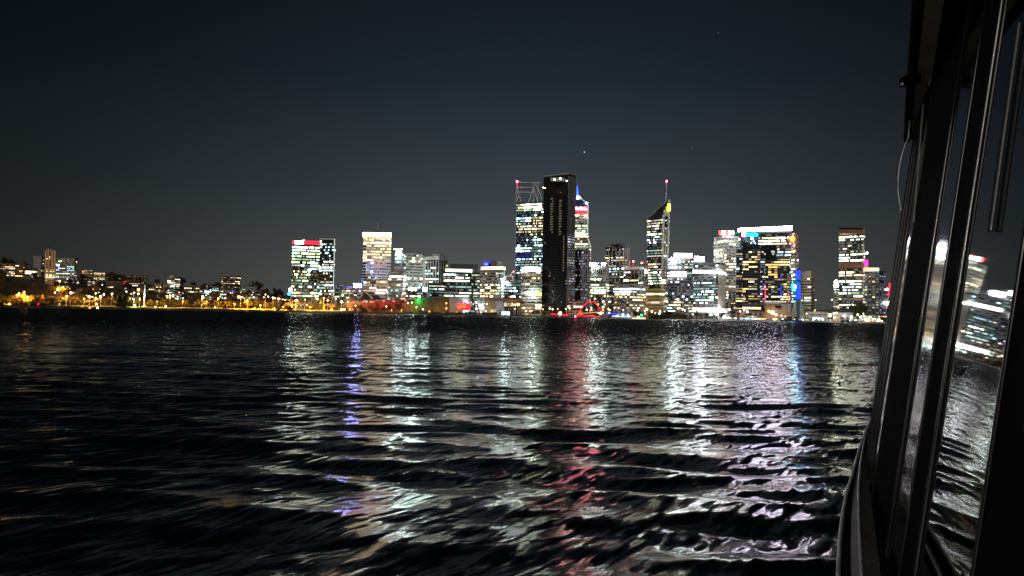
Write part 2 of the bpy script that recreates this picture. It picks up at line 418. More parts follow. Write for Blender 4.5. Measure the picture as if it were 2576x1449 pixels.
    mu = t.nodes.new('ShaderNodeMath'); mu.operation = 'MULTIPLY'; t.links.new(m3.outputs[0], mu.inputs[0]); t.links.new(mr.outputs[0], mu.inputs[1])
    ng = t.nodes.new('ShaderNodeMath'); ng.operation = 'MULTIPLY'; ng.inputs[1].default_value = -1; t.links.new(mu.outputs[0], ng.inputs[0])
    cx_ = t.nodes.new('ShaderNodeCombineXYZ')
    # tilt added to near normals: brightens reflections, darkens them towards the left
    le = t.nodes.new('ShaderNodeMapRange'); le.interpolation_type = 'SMOOTHSTEP'; le.inputs[1].default_value = 8; le.inputs[2].default_value = 60; le.inputs[3].default_value = NEAR_TILT; le.inputs[4].default_value = 0
    t.links.new(sp.outputs['Y'], le.inputs[0]); s2_ = t.nodes.new('ShaderNodeMath'); t.links.new(ng.outputs[0], s2_.inputs[0]); 
    lx = t.nodes.new('ShaderNodeMapRange'); lx.interpolation_type = 'SMOOTHSTEP'; lx.inputs[1].default_value = -9; lx.inputs[2].default_value = -1.5; lx.inputs[3].default_value = -1.7; t.links.new(sp.outputs['X'], lx.inputs[0])
    lm = t.nodes.new('ShaderNodeMath'); lm.operation = 'MULTIPLY'; t.links.new(le.outputs[0], lm.inputs[0]); t.links.new(lx.outputs[0], lm.inputs[1]); t.links.new(lm.outputs[0], s2_.inputs[1]); t.links.new(s2_.outputs[0], cx_.inputs[1])
    av = t.nodes.new('ShaderNodeVectorMath'); av.operation = 'ADD'; t.links.new(o, av.inputs[0]); t.links.new(cx_.outputs[0], av.inputs[1])
    nm = t.nodes.new('ShaderNodeVectorMath'); nm.operation = 'NORMALIZE'; t.links.new(av.outputs[0], nm.inputs[0]); t.links.new(nm.outputs[0], b.inputs['Normal'])
    me.materials.append(m)
    w = bpy.data.objects.new('water', me); COL.objects.link(w); tag(w, None, kind='structure')
    # the calm remainder of the river, behind and to the sides
    mb = MB()
    for (x0, y0, x1, y1) in ((-3000, -600, 3000, 3),):
        mb.quad((x0, y0, -.35), (x1, y0, -.35), (x1, y1, -.35), (x0, y1, -.35))
    mb.quad((-3000, 3, -.351), (3000, 3, -.351), (3000, 960, -.351), (-3000, 960, -.351))
    o2 = mb.build('river_surface', m); tag(o2, None, kind='structure')
build_water()

# ================================================================== SETTING: ground, lawn, seawall
def sheet(name, m, xs, ys, fn, dz=0):
    mb = MB(); n = len(xs)
    mb.v = [(x * (y if fn == 'fan' else 1), y, (terrain(x * (y if fn == 'fan' else 1), y)) + dz) for y in ys for x in xs]
    for j in range(len(ys) - 1):
        for i in range(n - 1):
            a = j * n + i; mb.f.append((a, a + 1, a + n + 1, a + n)); mb.m.append(0)
    o = mb.build(name, m); 
    for p in o.data.polygons: p.use_smooth = True
    return tag(o, None, kind='structure')
groundm = mat('foreshore_earth', (.05, .045, .035), .95, vary=.5, nscale=.05)
lawnm = mat('mown_lawn', (.10, .12, .035), .95, vary=.35, nscale=.25)
ks = [(-1300 + i * 20) / 1860 for i in range(0, 136)]
sheet('ground', groundm, ks, [955, 957, 961, 966, 972, 978, 984, 990, 1000, 1015, 1034, 1060, 1100, 1150, 1200, 1300, 1400, 1500, 1560, 1650, 1800, 2000, 2300, 2700, 4000, 8000], 'fan')
lawn_k = [(u - 1288) / 1860 for u in range(-60, 1300, 20)]
sheet('lawn', lawnm, lawn_k, [958, 961, 964, 968, 972, 978, 984, 990, 996], 'fan', dz=.006)
sw = mat('seawall_stone', (.10, .09, .08), .9, vary=.4, nscale=.6)
mb = MB(); mb.box((0, 954.2, .3), (2800, 2.2, 2.6)); tag(mb.build('seawall', sw), 'long dark stone seawall along the far bank', 'seawall')
rk = random.Random(4); mb = MB()
for k in range(900):
    x = rk.uniform(-760, 640); r_ = rk.uniform(.4, 1.3) * (1.5 if rk.random() < .12 else 1); n0 = len(mb.v); mb.ball((x, 952.6 - rk.random() * 1.2, rk.uniform(-.2, 1.6)), r_, k=6, sz=rk.uniform(.6, 1.0))
    mb.v[n0:] = [(a + rk.uniform(-.2, .2) * r_, b + rk.uniform(-.2, .2) * r_, c + rk.uniform(-.2, .2) * r_) for a, b, c in mb.v[n0:]]
tag(mb.build('riprap_rocks', mat('dark_rock', (.05, .045, .04), .95, vary=.5, nscale=.6)), 'rough dark rocks heaped against the foot of the seawall', 'rocks', kind='stuff')

# ================================================================== CITY: west tower pair
T = tower
t, i = T('office_tower', 'broad glass tower topped by a long red sign, taller dark slab beside it', 734.5, 803, 617.5, 748, 1080, depth=32, H=4.3, lit=.62, mix='office', wall=teal, pw=2.2, band=.6,
         zones=[(734, 668, 782, 682, .25, 'cool'), (782, 652, 803, 668, .15, 'green'), (734, 618, 803, 666, .93, 'green', (0, .2, .45, .35)), (734, 682, 780, 694, .45, 'office'), (734, 698, 774, 712, .75, 'green'), (734, 714, 803, 730, .3, 'cool')], run=.85)
panel(t, i, 735, 605.8, 803, 617, RS); panel(t, i, 742, 606.3, 763, 614.5, W_, 'sign_face', off=1.1, thick=.3)
for k in range(9): panel(t, i, 768 + k * 3.6, 608.5, 770 + k * 3.6, 614.5, glow('deep_red_letter', (.5, 0, .02), .8), 'sign_letter', off=1.1, thick=.3)
lens(t, i, 778.5, 679, 1.9, FL)
lens(t, i, 731.5, 729, 2.6, FL); lens(t, i, 727, 739.5, 2.0, glow('azure_light', (0, .3, 1), 25))
panel(t, i, 760, 602, 768, 606, glow('rooftop_light', (.7, .8, .7), 1), 'roof_lamp')
t, i = T('office_tower', 'slim dark glass tower with a thin lit edge right of the red-topped one', 803.5, 838, 601, 748, 1075, xs=843, phi=30, H=4.3, lit=.2, mix='cool', wall=dark, pw=2.2, band=.55, cap=(810, 833, 597.6, dgrey),
         zones=[(800, 600, 812, 616, .7, 'green'), (812, 611, 838, 633, .55, 'cool'), (803, 634, 838, 652, .1, 'cool'), (812, 653, 838, 660, .9, 'neutral'), (803, 661, 838, 686, .8, 'cool'), (803, 687, 828, 704, .12, 'neutral'), (800, 704, 838, 740, .7, 'cool')], run=.85)
strut(t, i, (841.5, 602), (838.5, 745), .35, glow('edge_light', (.8, .95, .9), 1.3), D=1070, name='light_strip')
panel(t, i, 803.5, 600.6, 843, 601.8, glow('thin_roof_outline', (.8, .8, .7), .5), 'roof_outline', off=2, thick=.5)
# low rise behind the west park
T('apartment_block', 'low dark block with scattered windows right of the slim dark tower', 843, 862, 716, 750, 1120, depth=20, H=3.2, lit=.45, mix='cool', wall=grey, cat='building')
T('apartment_block', 'low grey block between the slim dark tower and the blue floodlight', 860, 886, 722, 750, 1100, depth=20, H=3.2, lit=.4, mix='office', wall=navy, cat='building')
t, i = T('office_block', 'low wide block under a big blue-white rooftop light', 872, 934, 728, 752, 1090, depth=26, H=3.4, lit=.75, mix='neutral', wall=grey, cat='building', zones=[(872, 728, 934, 740, .8, 'neutral')])
panel(t, i, 890, 713.5, 908, 722.5, FB, 'floodlight', off=2, thick=1); strut(t, i, (894, 722), (894, 729), .3, steel); strut(t, i, (904, 722), (904, 729), .3, steel)
T('office_block', 'low dark block left of the tall tower with glowing crown base', 908, 922, 702, 750, 1110, depth=20, H=3.6, lit=.3, mix='cool', wall=navy, cat='building')
# crown tower
t, i = T('office_tower', 'tall cream gridded tower with glowing rim and rooftop mast', 922, 983, 592, 752, 1130, xs=None, depth=34, H=4.4, lit=.55, wall=pale, mix='warm', pw=3.3, band=.5, mull=.2,
         zones=[(922, 594, 984, 601, .95, 'warm', (0, .2, .5, .3)), (922, 603, 984, 611, .8, 'warm'), (922, 616, 984, 634, .85, 'gold'), (922, 634, 984, 659, .88, 'gold'), (938, 659, 966, 676, .92, 'amber', (.1, .5, .4, 0)), (966, 659, 984, 676, .05, 'warm'), (922, 659, 938, 700, .06, 'ice'), (938, 676, 984, 700, .1, 'neutral'), (922, 702, 972, 752, .7, 'neutral')])
ta = t
lw = MB(); a = at(912.5, 670, 1137); b_ = at(922, 670, 1131); O = i['O']; zz = at(917, 592.5, 1131).z - O.z
lw.prism([(a.x - O.x, a.y - O.y), (b_.x - O.x - .02, b_.y - O.y), (b_.x - O.x - .02, b_.y - O.y + 26), (a.x - O.x, a.y - O.y + 22)], -2, zz); lw.build('side_wing', pale, t)
for k in range(33):
    z = (k + .3) * 4.4; wv = MB(); da = Vector((a.x, a.y)); db = Vector((b_.x, b_.y)); nn = Vector(((db - da).y, -(db - da).x)).normalized() * .2
    if z > zz - 3: break
    p, q = da + (db - da) * .06 + nn, da + (db - da) * .94 + nn; vv = proj(p.x, p.y, z + O.z)[1]
    lv = PAL[pick('gold')][random.choice((1, 2, 3))] if 596 < vv < 662 and random.random() < .85 or random.random() < .12 else gl_off
    wv.quad((p.x - O.x, p.y - O.y, z), (q.x - O.x, q.y - O.y, z), (q.x - O.x, q.y - O.y, z + 2.2), (p.x - O.x, p.y - O.y, z + 2.2)); wv.build('window', lv, t)
panel(t, i, 912, 585, 984.5, 592, WW, 'crown_light', off=9, thick=30)
panel(t, i, 911.5, 583.6, 985, 585, roofm, 'roof_slab', off=10, thick=32)
strut(t, i, (950, 583), (950.3, 577), 2.2, tan_, r2=1.0, name='mast_base'); strut(t, i, (950.3, 577), (950.6, 562), .55, steel, r2=.25, name='mast')
T('office_block', 'grid-windowed podium block at the foot of the glowing-crown tower', 946, 974, 704, 752, 1060, depth=22, H=3.8, lit=.8, mix='violet', wall=pale, pw=3, cat='building', zones=[(946, 700, 980, 716, .9, 'warm')])
T('office_block', 'low podium with lit rows left below the glowing-crown tower', 915, 946, 706, 752, 1070, depth=22, H=3.8, lit=.65, mix='neutral', wall=grey, pw=3, cat='building')
t, i = T('office_tower', 'pale tower with a dazzling floodlight under its flat cap', 993, 1020, 640, 748, 1140, depth=24, H=4.2, lit=.75, mix='cool', wall=grey, zones=[(990, 645, 1022, 652, .5, 'ice'), (990, 655, 1022, 664, .8, 'cool'), (990, 668, 1022, 684, .92, 'ice')])
panel(t, i, 989.5, 625.3, 1014, 627.3, pale, 'roof_slab', off=2, thick=16); strut(t, i, (997, 627), (998, 641), .8, grey, D=1142); strut(t, i, (1010, 627), (1010, 641), .8, grey, D=1142)
lens(t, i, 1002.6, 637.5, 3.6, FL)
t, i = T('office_tower', 'grey banded tower with bowed front beside the dazzling floodlight', 1021, 1062.5, 638, 726, 1090, depth=26, curve=.16, H=4.1, lit=.28, mix='cool', wall=concrete, band=.42, pw=2.2, mull=.02,
         zones=[(1025, 650, 1062, 658, .85, 'neutral'), (1020, 696, 1062, 702, .95, 'cool'), (1020, 690, 1062, 695, .4, 'cool')], cap=(1028, 1040, 635.6, concrete))
panel(t, i, 1062.5, 645, 1069, 740, concrete, 'service_core', off=-5, thick=18)
t, i = T('office_block', 'stepped pale block with rounded penthouse below the dazzling floodlight', 976, 1013, 690, 750, 1040, xs=1021, phi=30, H=3.9, lit=.5, mix='neutral', wall=concrete, band=.45, pw=2.4, mull=.05, cat='building',
         zones=[(976, 694, 1024, 706, .9, 'neutral'), (976, 712, 1010, 718, .95, 'neutral'), (1010, 706, 1024, 732, 0, 'cool'), (976, 730, 1010, 752, .12, 'cool')], cap=((982, 1013, 684, concrete), (989, 1008, 678, brown)))
t, i = T('office_block', 'low dark glass block carrying two white floodlit signs', 1022, 1072, 733, 752, 1030, depth=24, H=4, lit=.3, mix='cool', wall=dgrey, cat='building', zones=[(1020, 741, 1060, 747, .95, 'neutral')])
panel(t, i, 1028, 723.5, 1047.5, 731.5, FL, 'floodlight', thick=1); panel(t, i, 1064, 723.5, 1073.5, 732, FL, 'floodlight', thick=1)
# framed building
t, i = T('office_tower', 'cream framed tower with tall dark bays between white columns', 1069.5, 1103, 653.5, 740, 1070, xs=1125, phi=38, H=4.0, lit=.22, mix='office', wall=dark, pw=2.6, piers=5.2, cap=(1089, 1107, 638, pale), parapet=.5,
         zones=[(1069, 667, 1104, 677, .7, 'neutral'), (1069, 682, 1110, 693, .75, 'cool'), (1069, 706, 1082, 716, .9, 'warm'), (1104, 655, 1126, 715, .12, 'warm')])
m2 = MB(); cx = sum(p[0] for p in i['L']) / 4; cy = sum(p[1] for p in i['L']) / 4; hz = at(1086, 644, 1070).z - i['O'].z
m2.prism([(cx + (p[0] - cx) * 1.06, cy + (p[1] - cy) * 1.06) for p in i['L']], i['h'] + .51, hz); m2.build('roof_slab', pale, t)
T('office_block', 'dark low block with lit storeys in front of the cream framed tower', 1081, 1117, 714, 750, 1030, depth=22, H=4, lit=.45, mix='cool', wall=dark, cat='building', zones=[(1081, 714, 1117, 722, .9, 'green'), (1081, 734, 1117, 741, .8, 'cool')])
t, i = T('office_block', 'wide glass office block with long glowing top sign and lit rows', 1116, 1206, 686, 748, 1035, depth=36, H=4.1, lit=.72, mix='cool', wall=dgrey, pw=2.8, cat='office building', cap=((1132, 1202, 662.5, dgrey)),
         zones=[(1116, 696, 1206, 701, .9, 'green'), (1116, 704, 1206, 713, .95, 'neutral', (0, .15, .45, .4)), (1116, 720, 1206, 727, .75, 'cool'), (1116, 737, 1180, 746, .97, 'cool'), (1180, 686, 1206, 748, .5, 'green', (.4, .4, .2, 0))])
panel(t, i, 1121.5, 677.5, 1187, 685.5, glow('long_warm_sign', (1, .93, .68), 8)); panel(t, i, 1116, 675.5, 1192, 677.5, pale, 'roof_slab', off=1, thick=10)
t, i = T('office_block', 'rounded cream office block with small blue rooftop sign', 1208, 1262, 682, 748, 1015, xs=1271, phi=30, curve=.10, H=4.0, lit=.75, mix='warm', wall=concrete, pw=2.6, cat='office building',
         zones=[(1250, 682, 1275, 748, .75, 'cool'), (1208, 682, 1216, 720, .3, 'neutral')])
O = i['O']; ov = MB(); cx = sum(p[0] for p in i['L']) / len(i['L']); cy = sum(p[1] for p in i['L']) / len(i['L'])
ring = [(cx + (p[0] - cx) * 1.05, cy + (p[1] - cy) * 1.05) for p in i['L']]
ov.prism(ring, i['h'] + 1.21, i['h'] + 2.0); ov.build('cornice', pale, t)
up = MB(); up.prism([(cx + (p[0] - cx) * .98, cy + (p[1] - cy) * .98) for p in i['L']], i['h'] + 2.0, i['h'] + 7.2); up.build('penthouse', concrete, t)
upl = MB(); upl.prism([(cx + (p[0] - cx) * 1.0, cy + (p[1] - cy) * 1.0) for p in i['L']], i['h'] + 2.6, i['h'] + 4.0); upl.build('penthouse_window', PAL['warm'][2], t)
upm = MB(); upm.prism([(cx + (p[0] - cx) * 1.0, cy + (p[1] - cy) * 1.0) for p in i['L']], i['h'] + 5.0, i['h'] + 6.5); upm.build('penthouse_window', PAL['neutral'][2], t)
panel(t, i, 1229, 657, 1250, 669, brown, 'plant_room', off=-8, thick=14); panel(t, i, 1250.2, 657.5, 1263, 669, pale, 'plant_room', off=-7.6, thick=12)
panel(t, i, 1217.5, 658, 1228.6, 668.4, BS, 'sign', off=-2, thick=1)
m_ = glow('pale_blue_letters', (.14, .28, 1), 3)
panel(t, i, 1219.5, 662, 1221.6, 666.6, m_, 'sign_mark', off=-1.6, thick=.3); panel(t, i, 1221.8, 663, 1225.5, 666, m_, 'sign_mark', off=-1.6, thick=.3); panel(t, i, 1225.7, 661.8, 1226.8, 666, m_, 'sign_mark', off=-1.6, thick=.3)
t, i = T('office_block', 'small block with open concrete roof frame and curved fin', 1272, 1290, 707.5, 750, 1035, depth=16, H=3.8, lit=.35, mix='cool', wall=dgrey, cat='building')
for a, b in (((1272, 694.5), (1292, 694.5)), ((1272, 706.5), (1292, 706.5)), ((1273, 694), (1273, 708)), ((1290.5, 694), (1290.5, 708))): strut(t, i, a, b, .75, pale, name='roof_frame')
for k in range(5):
    a0, a1 = k / 5, (k + 1) / 5; f = lambda s: (1279 + 13.5 * s, 693.5 - 13 * s ** 2.2); strut(t, i, f(a0), f(a1), .9, pale, name='curved_fin')
lens(t, i, 1292.5, 683.5, .6, RB, name='beacon')
t, i = T('office_block', 'dark glass block in front of the crowned skyscraper base, lamp on its roof', 1264, 1311, 712, 752, 1020, depth=22, H=4.0, lit=.3, mix='cool', wall=dark, cat='building', zones=[(1292, 718, 1311, 740, .5, 'cool'), (1264, 744, 1311, 752, .8, 'warm')])
lens(t, i, 1269, 712, 1.8, FL); lens(t, i, 1276, 711.5, 1.5, FL)

# ================================================================== CITY: centre
t, i = T('skyscraper', 'glass skyscraper with open steel crown and red beacon left of black tower', 1296.5, 1364, 507, 790, 1150, xs=1385, phi=22, H=4.3, lit=.6, mix='cool', wall=navy, pw=2.3, band=.6, mull=.1, run=.85, cat='skyscraper',
         zones=[(1296, 507, 1364, 531, .92, 'green', (.05, .2, .45, .3)), (1296, 532, 1364, 546, .15, 'ice'), (1296, 547, 1335, 556, .98, 'ice', (0, .1, .4, .5)), (1296, 557, 1340, 568, .5, 'cool'), (1300, 568, 1364, 590, .8, 'neutral'), (1335, 546, 1364, 590, .8, 'warm', (.1, .3, .45, .15)),
                (1296, 592, 1345, 623, .05, 'ice'), (1345, 592, 1364, 640, .7, 'cool'), (1296, 623, 1364, 632, .8, 'cool'), (1296, 636, 1345, 646, .35, 'blue', (.7, .3, 0, 0)), (1296, 646, 1364, 668, .75, 'cool'), (1296, 668, 1312, 690, .6, 'ice')])
steelw = mat('steel_crown', (.72, .70, .68), .6)
for (a, b) in (((1300.5, 458), (1298.5, 506)), ((1343, 456), (1342, 506)), ((1353.5, 456), (1352.5, 506)), ((1300.5, 458.5), (1364, 459.5)), ((1300.5, 471), (1342, 471.5)), ((1300.5, 483), (1342, 483.5)),
               ((1301, 470), (1310, 506)), ((1306.5, 488), (1299, 506)), ((1342.5, 470), (1352, 506)), ((1353, 470), (1363, 500)), ((1343, 458), (1358, 486)), ((1330, 506), (1342, 472))):
    strut(t, i, a, b, .62, steelw, name='crown_beam')
for u in (1339.5, 1349.5): strut(t, i, (u + 2.5, 507), (u, 670), .55, mat('grey_fin', (.33, .35, .36), .6), D=1149, name='fin')
strut(t, i, (1299, 507), (1295.5, 672), .5, mat('grey_fin'), D=1149, name='fin')
panel(t, i, 1297, 596, 1345, 598, grey, 'ledge', off=1.2); panel(t, i, 1297, 620.5, 1345, 622.5, grey, 'ledge', off=1.2)
lens(t, i, 1300.8, 456.3, 1.5, RB, name='beacon')
lens(t, i, 1370 - 1, 473, .7, AM, D=1100, name='beacon')
t, i = T('office_block', 'cream gridded office block under the steel-crowned glass skyscraper', 1311, 1363, 679, 790, 1000, depth=24, H=3.9, lit=.68, mix='warm', wall=concrete, pw=2.8, band=.5, cat='office building',
         zones=[(1311, 680, 1363, 688, .5, 'neutral'), (1311, 694, 1363, 706, .35, 'warm'), (1340, 730, 1363, 745, .9, 'greenw', (0, .6, .4, 0))], crown_mat=tan_)
panel(t, i, 1314, 674, 1360, 682.5, glow('white_wide_sign', (1, .97, 1), 7), off=1.2)
lens(t, i, 1341, 740, 2.2, FL); panel(t, i, 1348, 736, 1362, 744, YS, 'lit_sign', off=2)
# black tower
blackm = mat('black_facade', (.008, .008, .008), .5, spec=.3, vary=.3, nscale=.3)
WG = (1, .0, 0, 0)
t, i = T('skyscraper', 'tallest black unlit tower with bright lobby at its top', 1363.8, 1427.5, 438.2, 795, 985, xs=1446, phi=33, H=3.5, lit=.004, gain=(.8, .2, 0, 0), mix='warm', wall=blackm, pw=2.4, band=.62, mull=.25, cat='skyscraper', run=.3, rowvar=.2,
         zones=[(1385.5, 498, 1391, 592, .92, 'warm', WG), (1407, 500, 1412.5, 592, .92, 'warm', WG), (1415.5, 594, 1420.5, 686, .92, 'gold', WG), (1381, 686, 1388, 765, .85, 'warm', WG), (1370, 690, 1425, 795, .08, 'warm', (.8, .2, 0, 0)), (1428, 606, 1446, 616, .8, 'violet', (.3, .6, .1, 0)), (1428, 640, 1446, 800, .22, 'violet', (.7, .3, 0, 0)), (1428, 700, 1446, 712, .7, 'violet', (.4, .5, .1, 0))])
gp = mat('grey_glass_fin', (.42, .42, .45), .5)
Bv, Cv = i['B'], i['C']; O = i['O']
for k in range(7):
    p = Bv + (Cv - Bv) * (k / 6); pm = MB(); pm.box((p.x - O.x + .3, p.y - O.y - .2, i['h'] / 2 - 1), (.5, .7, i['h'] - 2)); pm.build('pier', gp, t)
for k in range(9):
    p = i['A'] + (Bv - i['A']) * (k / 8); pm = MB(); pm.box((p.x - O.x, p.y - O.y - .25, i['h'] / 2 - 1), (.35, .5, i['h'] - 2)); pm.build('pier', blackm, t)
m2 = MB(); m2.prism([(p[0] * 1.02, p[1] * 1.02) for p in i['L']], i['h'] + 1.21, i['h'] + 2.2); m2.build('roof_rim', gp, t)
panel(t, i, 1385, 447, 1420, 456, glow('sky_lobby_light', (.8, .9, .55), .14), 'lobby_window', off=3)
for u, v, r in ((1395, 451.5, 1.25), (1409.5, 449, 1.35), (1425.5, 455, 1.0)): lens(t, i, u, v, r, glow('lobby_lamp', (1, 1, .8), 8), D=978, name='ceiling_lamp')
lens(t, i, 1367, 472, .7, AM, D=990, name='beacon'); lens(t, i, 1371, 473, .7, AM, D=988, name='beacon')
# spired tower
t, i = T('skyscraper', 'stepped tower with blue-lit spire and red lettered sign', 1441, 1479, 530, 760, 1230, depth=40, H=4.4, lit=.72, mix='green', wall=concrete, pw=2.6, cat='skyscraper', parapet=0,
         zones=[(1441, 531, 1480, 540, .8, 'red'), (1441, 591, 1480, 596, .98, 'gold'), (1441, 597, 1480, 608, .15, 'warm')])
ti, ii = t, i
panel(t, i, 1441, 519.8, 1479, 530, concrete, 'crown_block', off=.5, thick=36); panel(t, i, 1445.6, 520, 1476.8, 529.8, glow('rose_red_sign_light', (1, .004, .022), 34), 'sign', off=2)
lettering(t, i, 'Rio Tinto', 1447, 521.8, 1475.4, 528, glow('white_letters', (1, .85, .85), 30), off=2.8)
panel(t, i, 1449, 500.6, 1464.5, 519.5, glow('blue_lit_glass', (.004, .008, .75), 22), 'spire_drum', off=-8, thick=18)
strut(t, i, (1456, 500.5), (1453, 492), 4.6, glow('white_spire_light', (.7, .8, 1), 5), r2=1.6, name='spire'); strut(t, i, (1453, 492), (1452.6, 480), 1.6, glow('blue_spire_light', (.015, .05, 1), 9), r2=1.2, name='spire'); strut(t, i, (1452.6, 480), (1452.4, 466.5), 1.0, glow('blue_spire_light', (.015, .05, 1), 9), r2=.3, name='spire')
lit_edge = glow('lit_parapet', (.95, .95, .85), .7)
for a, b in (((1445.5, 497), (1462, 500)), ((1462, 500), (1478, 511.5)), ((1478, 511.5), (1479.4, 517)), ((1479.6, 517), (1478, 598))): strut(t, i, a, b, .6, lit_edge, D=1227, name='roof_edge')
rf = MB(); O = i['O']
for (aa, bb) in (((1462, 500), (1478, 512)),):
    p = [at(1450, 519.6, 1228) - O, at(1478.5, 519.6, 1228) - O, at(1478, 512, 1228) - O, at(1462, 501, 1228) - O, at(1450, 501, 1228) - O]; q = [x + Vector((0, 14, 0)) for x in p]
    rf.poly(p); rf.poly(list(reversed(q)))
    for k in range(5): rf.quad(p[(k + 1) % 5], p[k], q[k], q[(k + 1) % 5])
rf.build('gable', navy, t)
lens(t, i, 1476, 511, 1.3, FL); lens(t, i, 1484, 621, 1.5, FL)
lwr = MB(); a = at(1479.2, 700, 1225); b = at(1487, 700, 1225); O = i['O']; z1 = at(1479, 599, 1225).z - O.z; z2 = at(1487, 624, 1225).z - O.z
lwr.prism([(a.x - O.x, a.y - O.y), (b.x - O.x, b.y - O.y), (b.x - O.x, b.y - O.y + 30), (a.x - O.x, a.y - O.y + 30)], -2, [z1, z2, z2, z1]); lwr.build('lower_wing', concrete, t)
for k in range(26):
    z = 4 + k * 4.4
    if z > z2 - 3: break
    m_ = MB(); p = at(1480.5, 700, 1224.6); q = at(1485, 700, 1224.6); m_.quad((p.x - O.x, p.y - O.y, z), (q.x - O.x, q.y - O.y, z), (q.x - O.x, q.y - O.y, z + 2.3), (p.x - O.x, p.y - O.y, z + 2.3)); m_.build('window', random.choice((gl_off, PAL['warm'][1], PAL['green'][2])), t)
strut(t, i, (1478.5, 598), (1487, 622), .6, lit_edge, D=1222, name='roof_edge')
t, i = T('office_tower', 'dim grey glass block with fine vertical fins right of the black tower', 1427, 1477, 629, 768, 1015, xs=1483, phi=25, H=3.9, lit=.06, mix='violet', wall=dgrey, pw=2.2, piers=2.6, pier_mat=gp, band=.6,
         zones=[(1446, 633, 1470, 642, .45, 'violet', (.5, .4, .1, 0)), (1440, 694, 1483, 700, .5, 'violet', (.4, .5, .1, 0)), (1427, 642, 1483, 760, .5, 'violet', (.75, .25, 0, 0))])
T('office_block', 'grey building with pale bays standing behind the red arch', 1426, 1466, 759, 795, 985, depth=18, H=3.9, lit=.15, mix='warm', wall=tan_, pw=4, cat='building')
t, i = T('office_tower', 'concrete banded tower with twin rooftop lamps right of spired tower', 1486, 1524, 668.6, 790, 1060, xs=1532, phi=28, H=3.9, lit=.5, mix='green', wall=concrete, pw=2.6, nowin_top=16, zones=[(1480, 728, 1534, 734, .95, 'neutral'), (1480, 738, 1534, 790, .2, 'warm')])
for k in range(8): panel(t, i, 1488 + k * 4.6, 676, 1491 + k * 4.6, 690, dgrey, 'recess', off=.25, thick=.2)
panel(t, i, 1484, 662, 1501, 667.5, FL, 'floodlight', thick=1, off=-6); panel(t, i, 1514, 661.5, 1521.5, 667.5, FL, 'floodlight', thick=1, off=-6)
panel(t, i, 1484, 660, 1522, 661.5, pale, 'roof_slab', off=-6, thick=4)
t, i = T('office_tower', 'tower of white vertical columns with dark rounded cap', 1521.5, 1568.5, 621, 725, 1120, xs=1581.5, phi=30, H=4.2, lit=.38, mix='neutral', wall=dark, pw=2.6, piers=6.2, cap=((1536, 1568, 616, dgrey), (1538, 1566, 611.8, dgrey)),
         zones=[(1521, 643, 1569, 650, .9, 'warm', (0, .5, .5, 0)), (1521, 652, 1569, 661, .9, 'warm', (0, .5, .5, 0)), (1521, 674, 1569, 684, .9, 'ice'), (1569, 620, 1582, 725, .08, 'neutral')])
t, i = T('office_tower', 'dark bay tower with thick concrete cornice and red beacon', 1568.5, 1606, 679, 725, 1075, xs=1620, phi=32, H=4, lit=.2, mix='cool', wall=dark, pw=2.8, piers=6.5, pier_mat=concrete, zones=[(1569, 704, 1604, 711, .97, 'neutral')])
m2 = MB(); m2.prism([(p[0] * 1.03, p[1] * 1.03) for p in i['L']], i['h'] + 1.21, at(1590, 670, 1075).z - i['O'].z); m2.build('cornice', pale, t)
strut(t, i, (1582.5, 657), (1582.5, 670), 1.0, tan_, name='chimney'); strut(t, i, (1593, 659), (1593, 670), .35, steel, name='mast'); lens(t, i, 1593, 657.5, 1.3, RB, name='beacon')
t, i = T('office_block', 'wide horizontally banded block with one brilliant storey behind dark arch', 1542.6, 1592, 714, 780, 1020, xs=1623.5, phi=34, H=3.7, lit=.4, mix='warm', wall=concrete, band=.42, pw=2.4, mull=.08, cat='office building',
         zones=[(1542, 726.5, 1624, 734, 1, 'ice', (0, 0, .5, .5)), (1542, 737, 1624, 750, .6, 'warm'), (1542, 756, 1580, 764, .2, 'amber')])
t, i = T('office_block', 'yellow stone grid building with dark pyramid roof', 1624, 1659, 727, 783, 1005, xs=1671, phi=32, H=3.6, lit=.12, mix='warm', wall=yellow, pw=3.2, mull=.45, band=.6, cat='office building', zones=[(1623, 738, 1672, 745, .98, 'neutral', (0, .2, .6, .2))], crown_mat=yellow)
py = MB(); O = i['O']; a = at(1633, 725, 1012) - O; b = at(1655, 725, 1012) - O; hp = at(1644, 713.5, 1012).z - O.z; zb = i['h'] + 1.21
q = [(a.x, a.y, zb), (b.x, b.y, zb), (b.x, b.y + 12, zb), (a.x, a.y + 12, zb)]; ap = ((a.x + b.x) / 2, a.y + 6, hp)
for k in range(4): py.poly([q[k], q[(k + 1) % 4], ap])
py.poly(q[::-1]); py.build('pyramid_roof', dark, t)
T('office_block', 'pale block wedged between sail-topped tower foot and yellow building', 1611, 1632, 706, 760, 1040, depth=20, H=3.9, lit=.3, mix='neutral', wall=concrete, cat='building')
t, i = T('office_block', 'narrow grey block with lit rows left of the sail-topped tower', 1618, 1630, 660, 750, 1130, depth=20, H=4.1, lit=.55, mix='warm', wall=grey, cat='building'); lens(t, i, 1614.5, 661.5, 1.2, glow('orange_beacon', (1, .2, .05), 30), name='beacon')
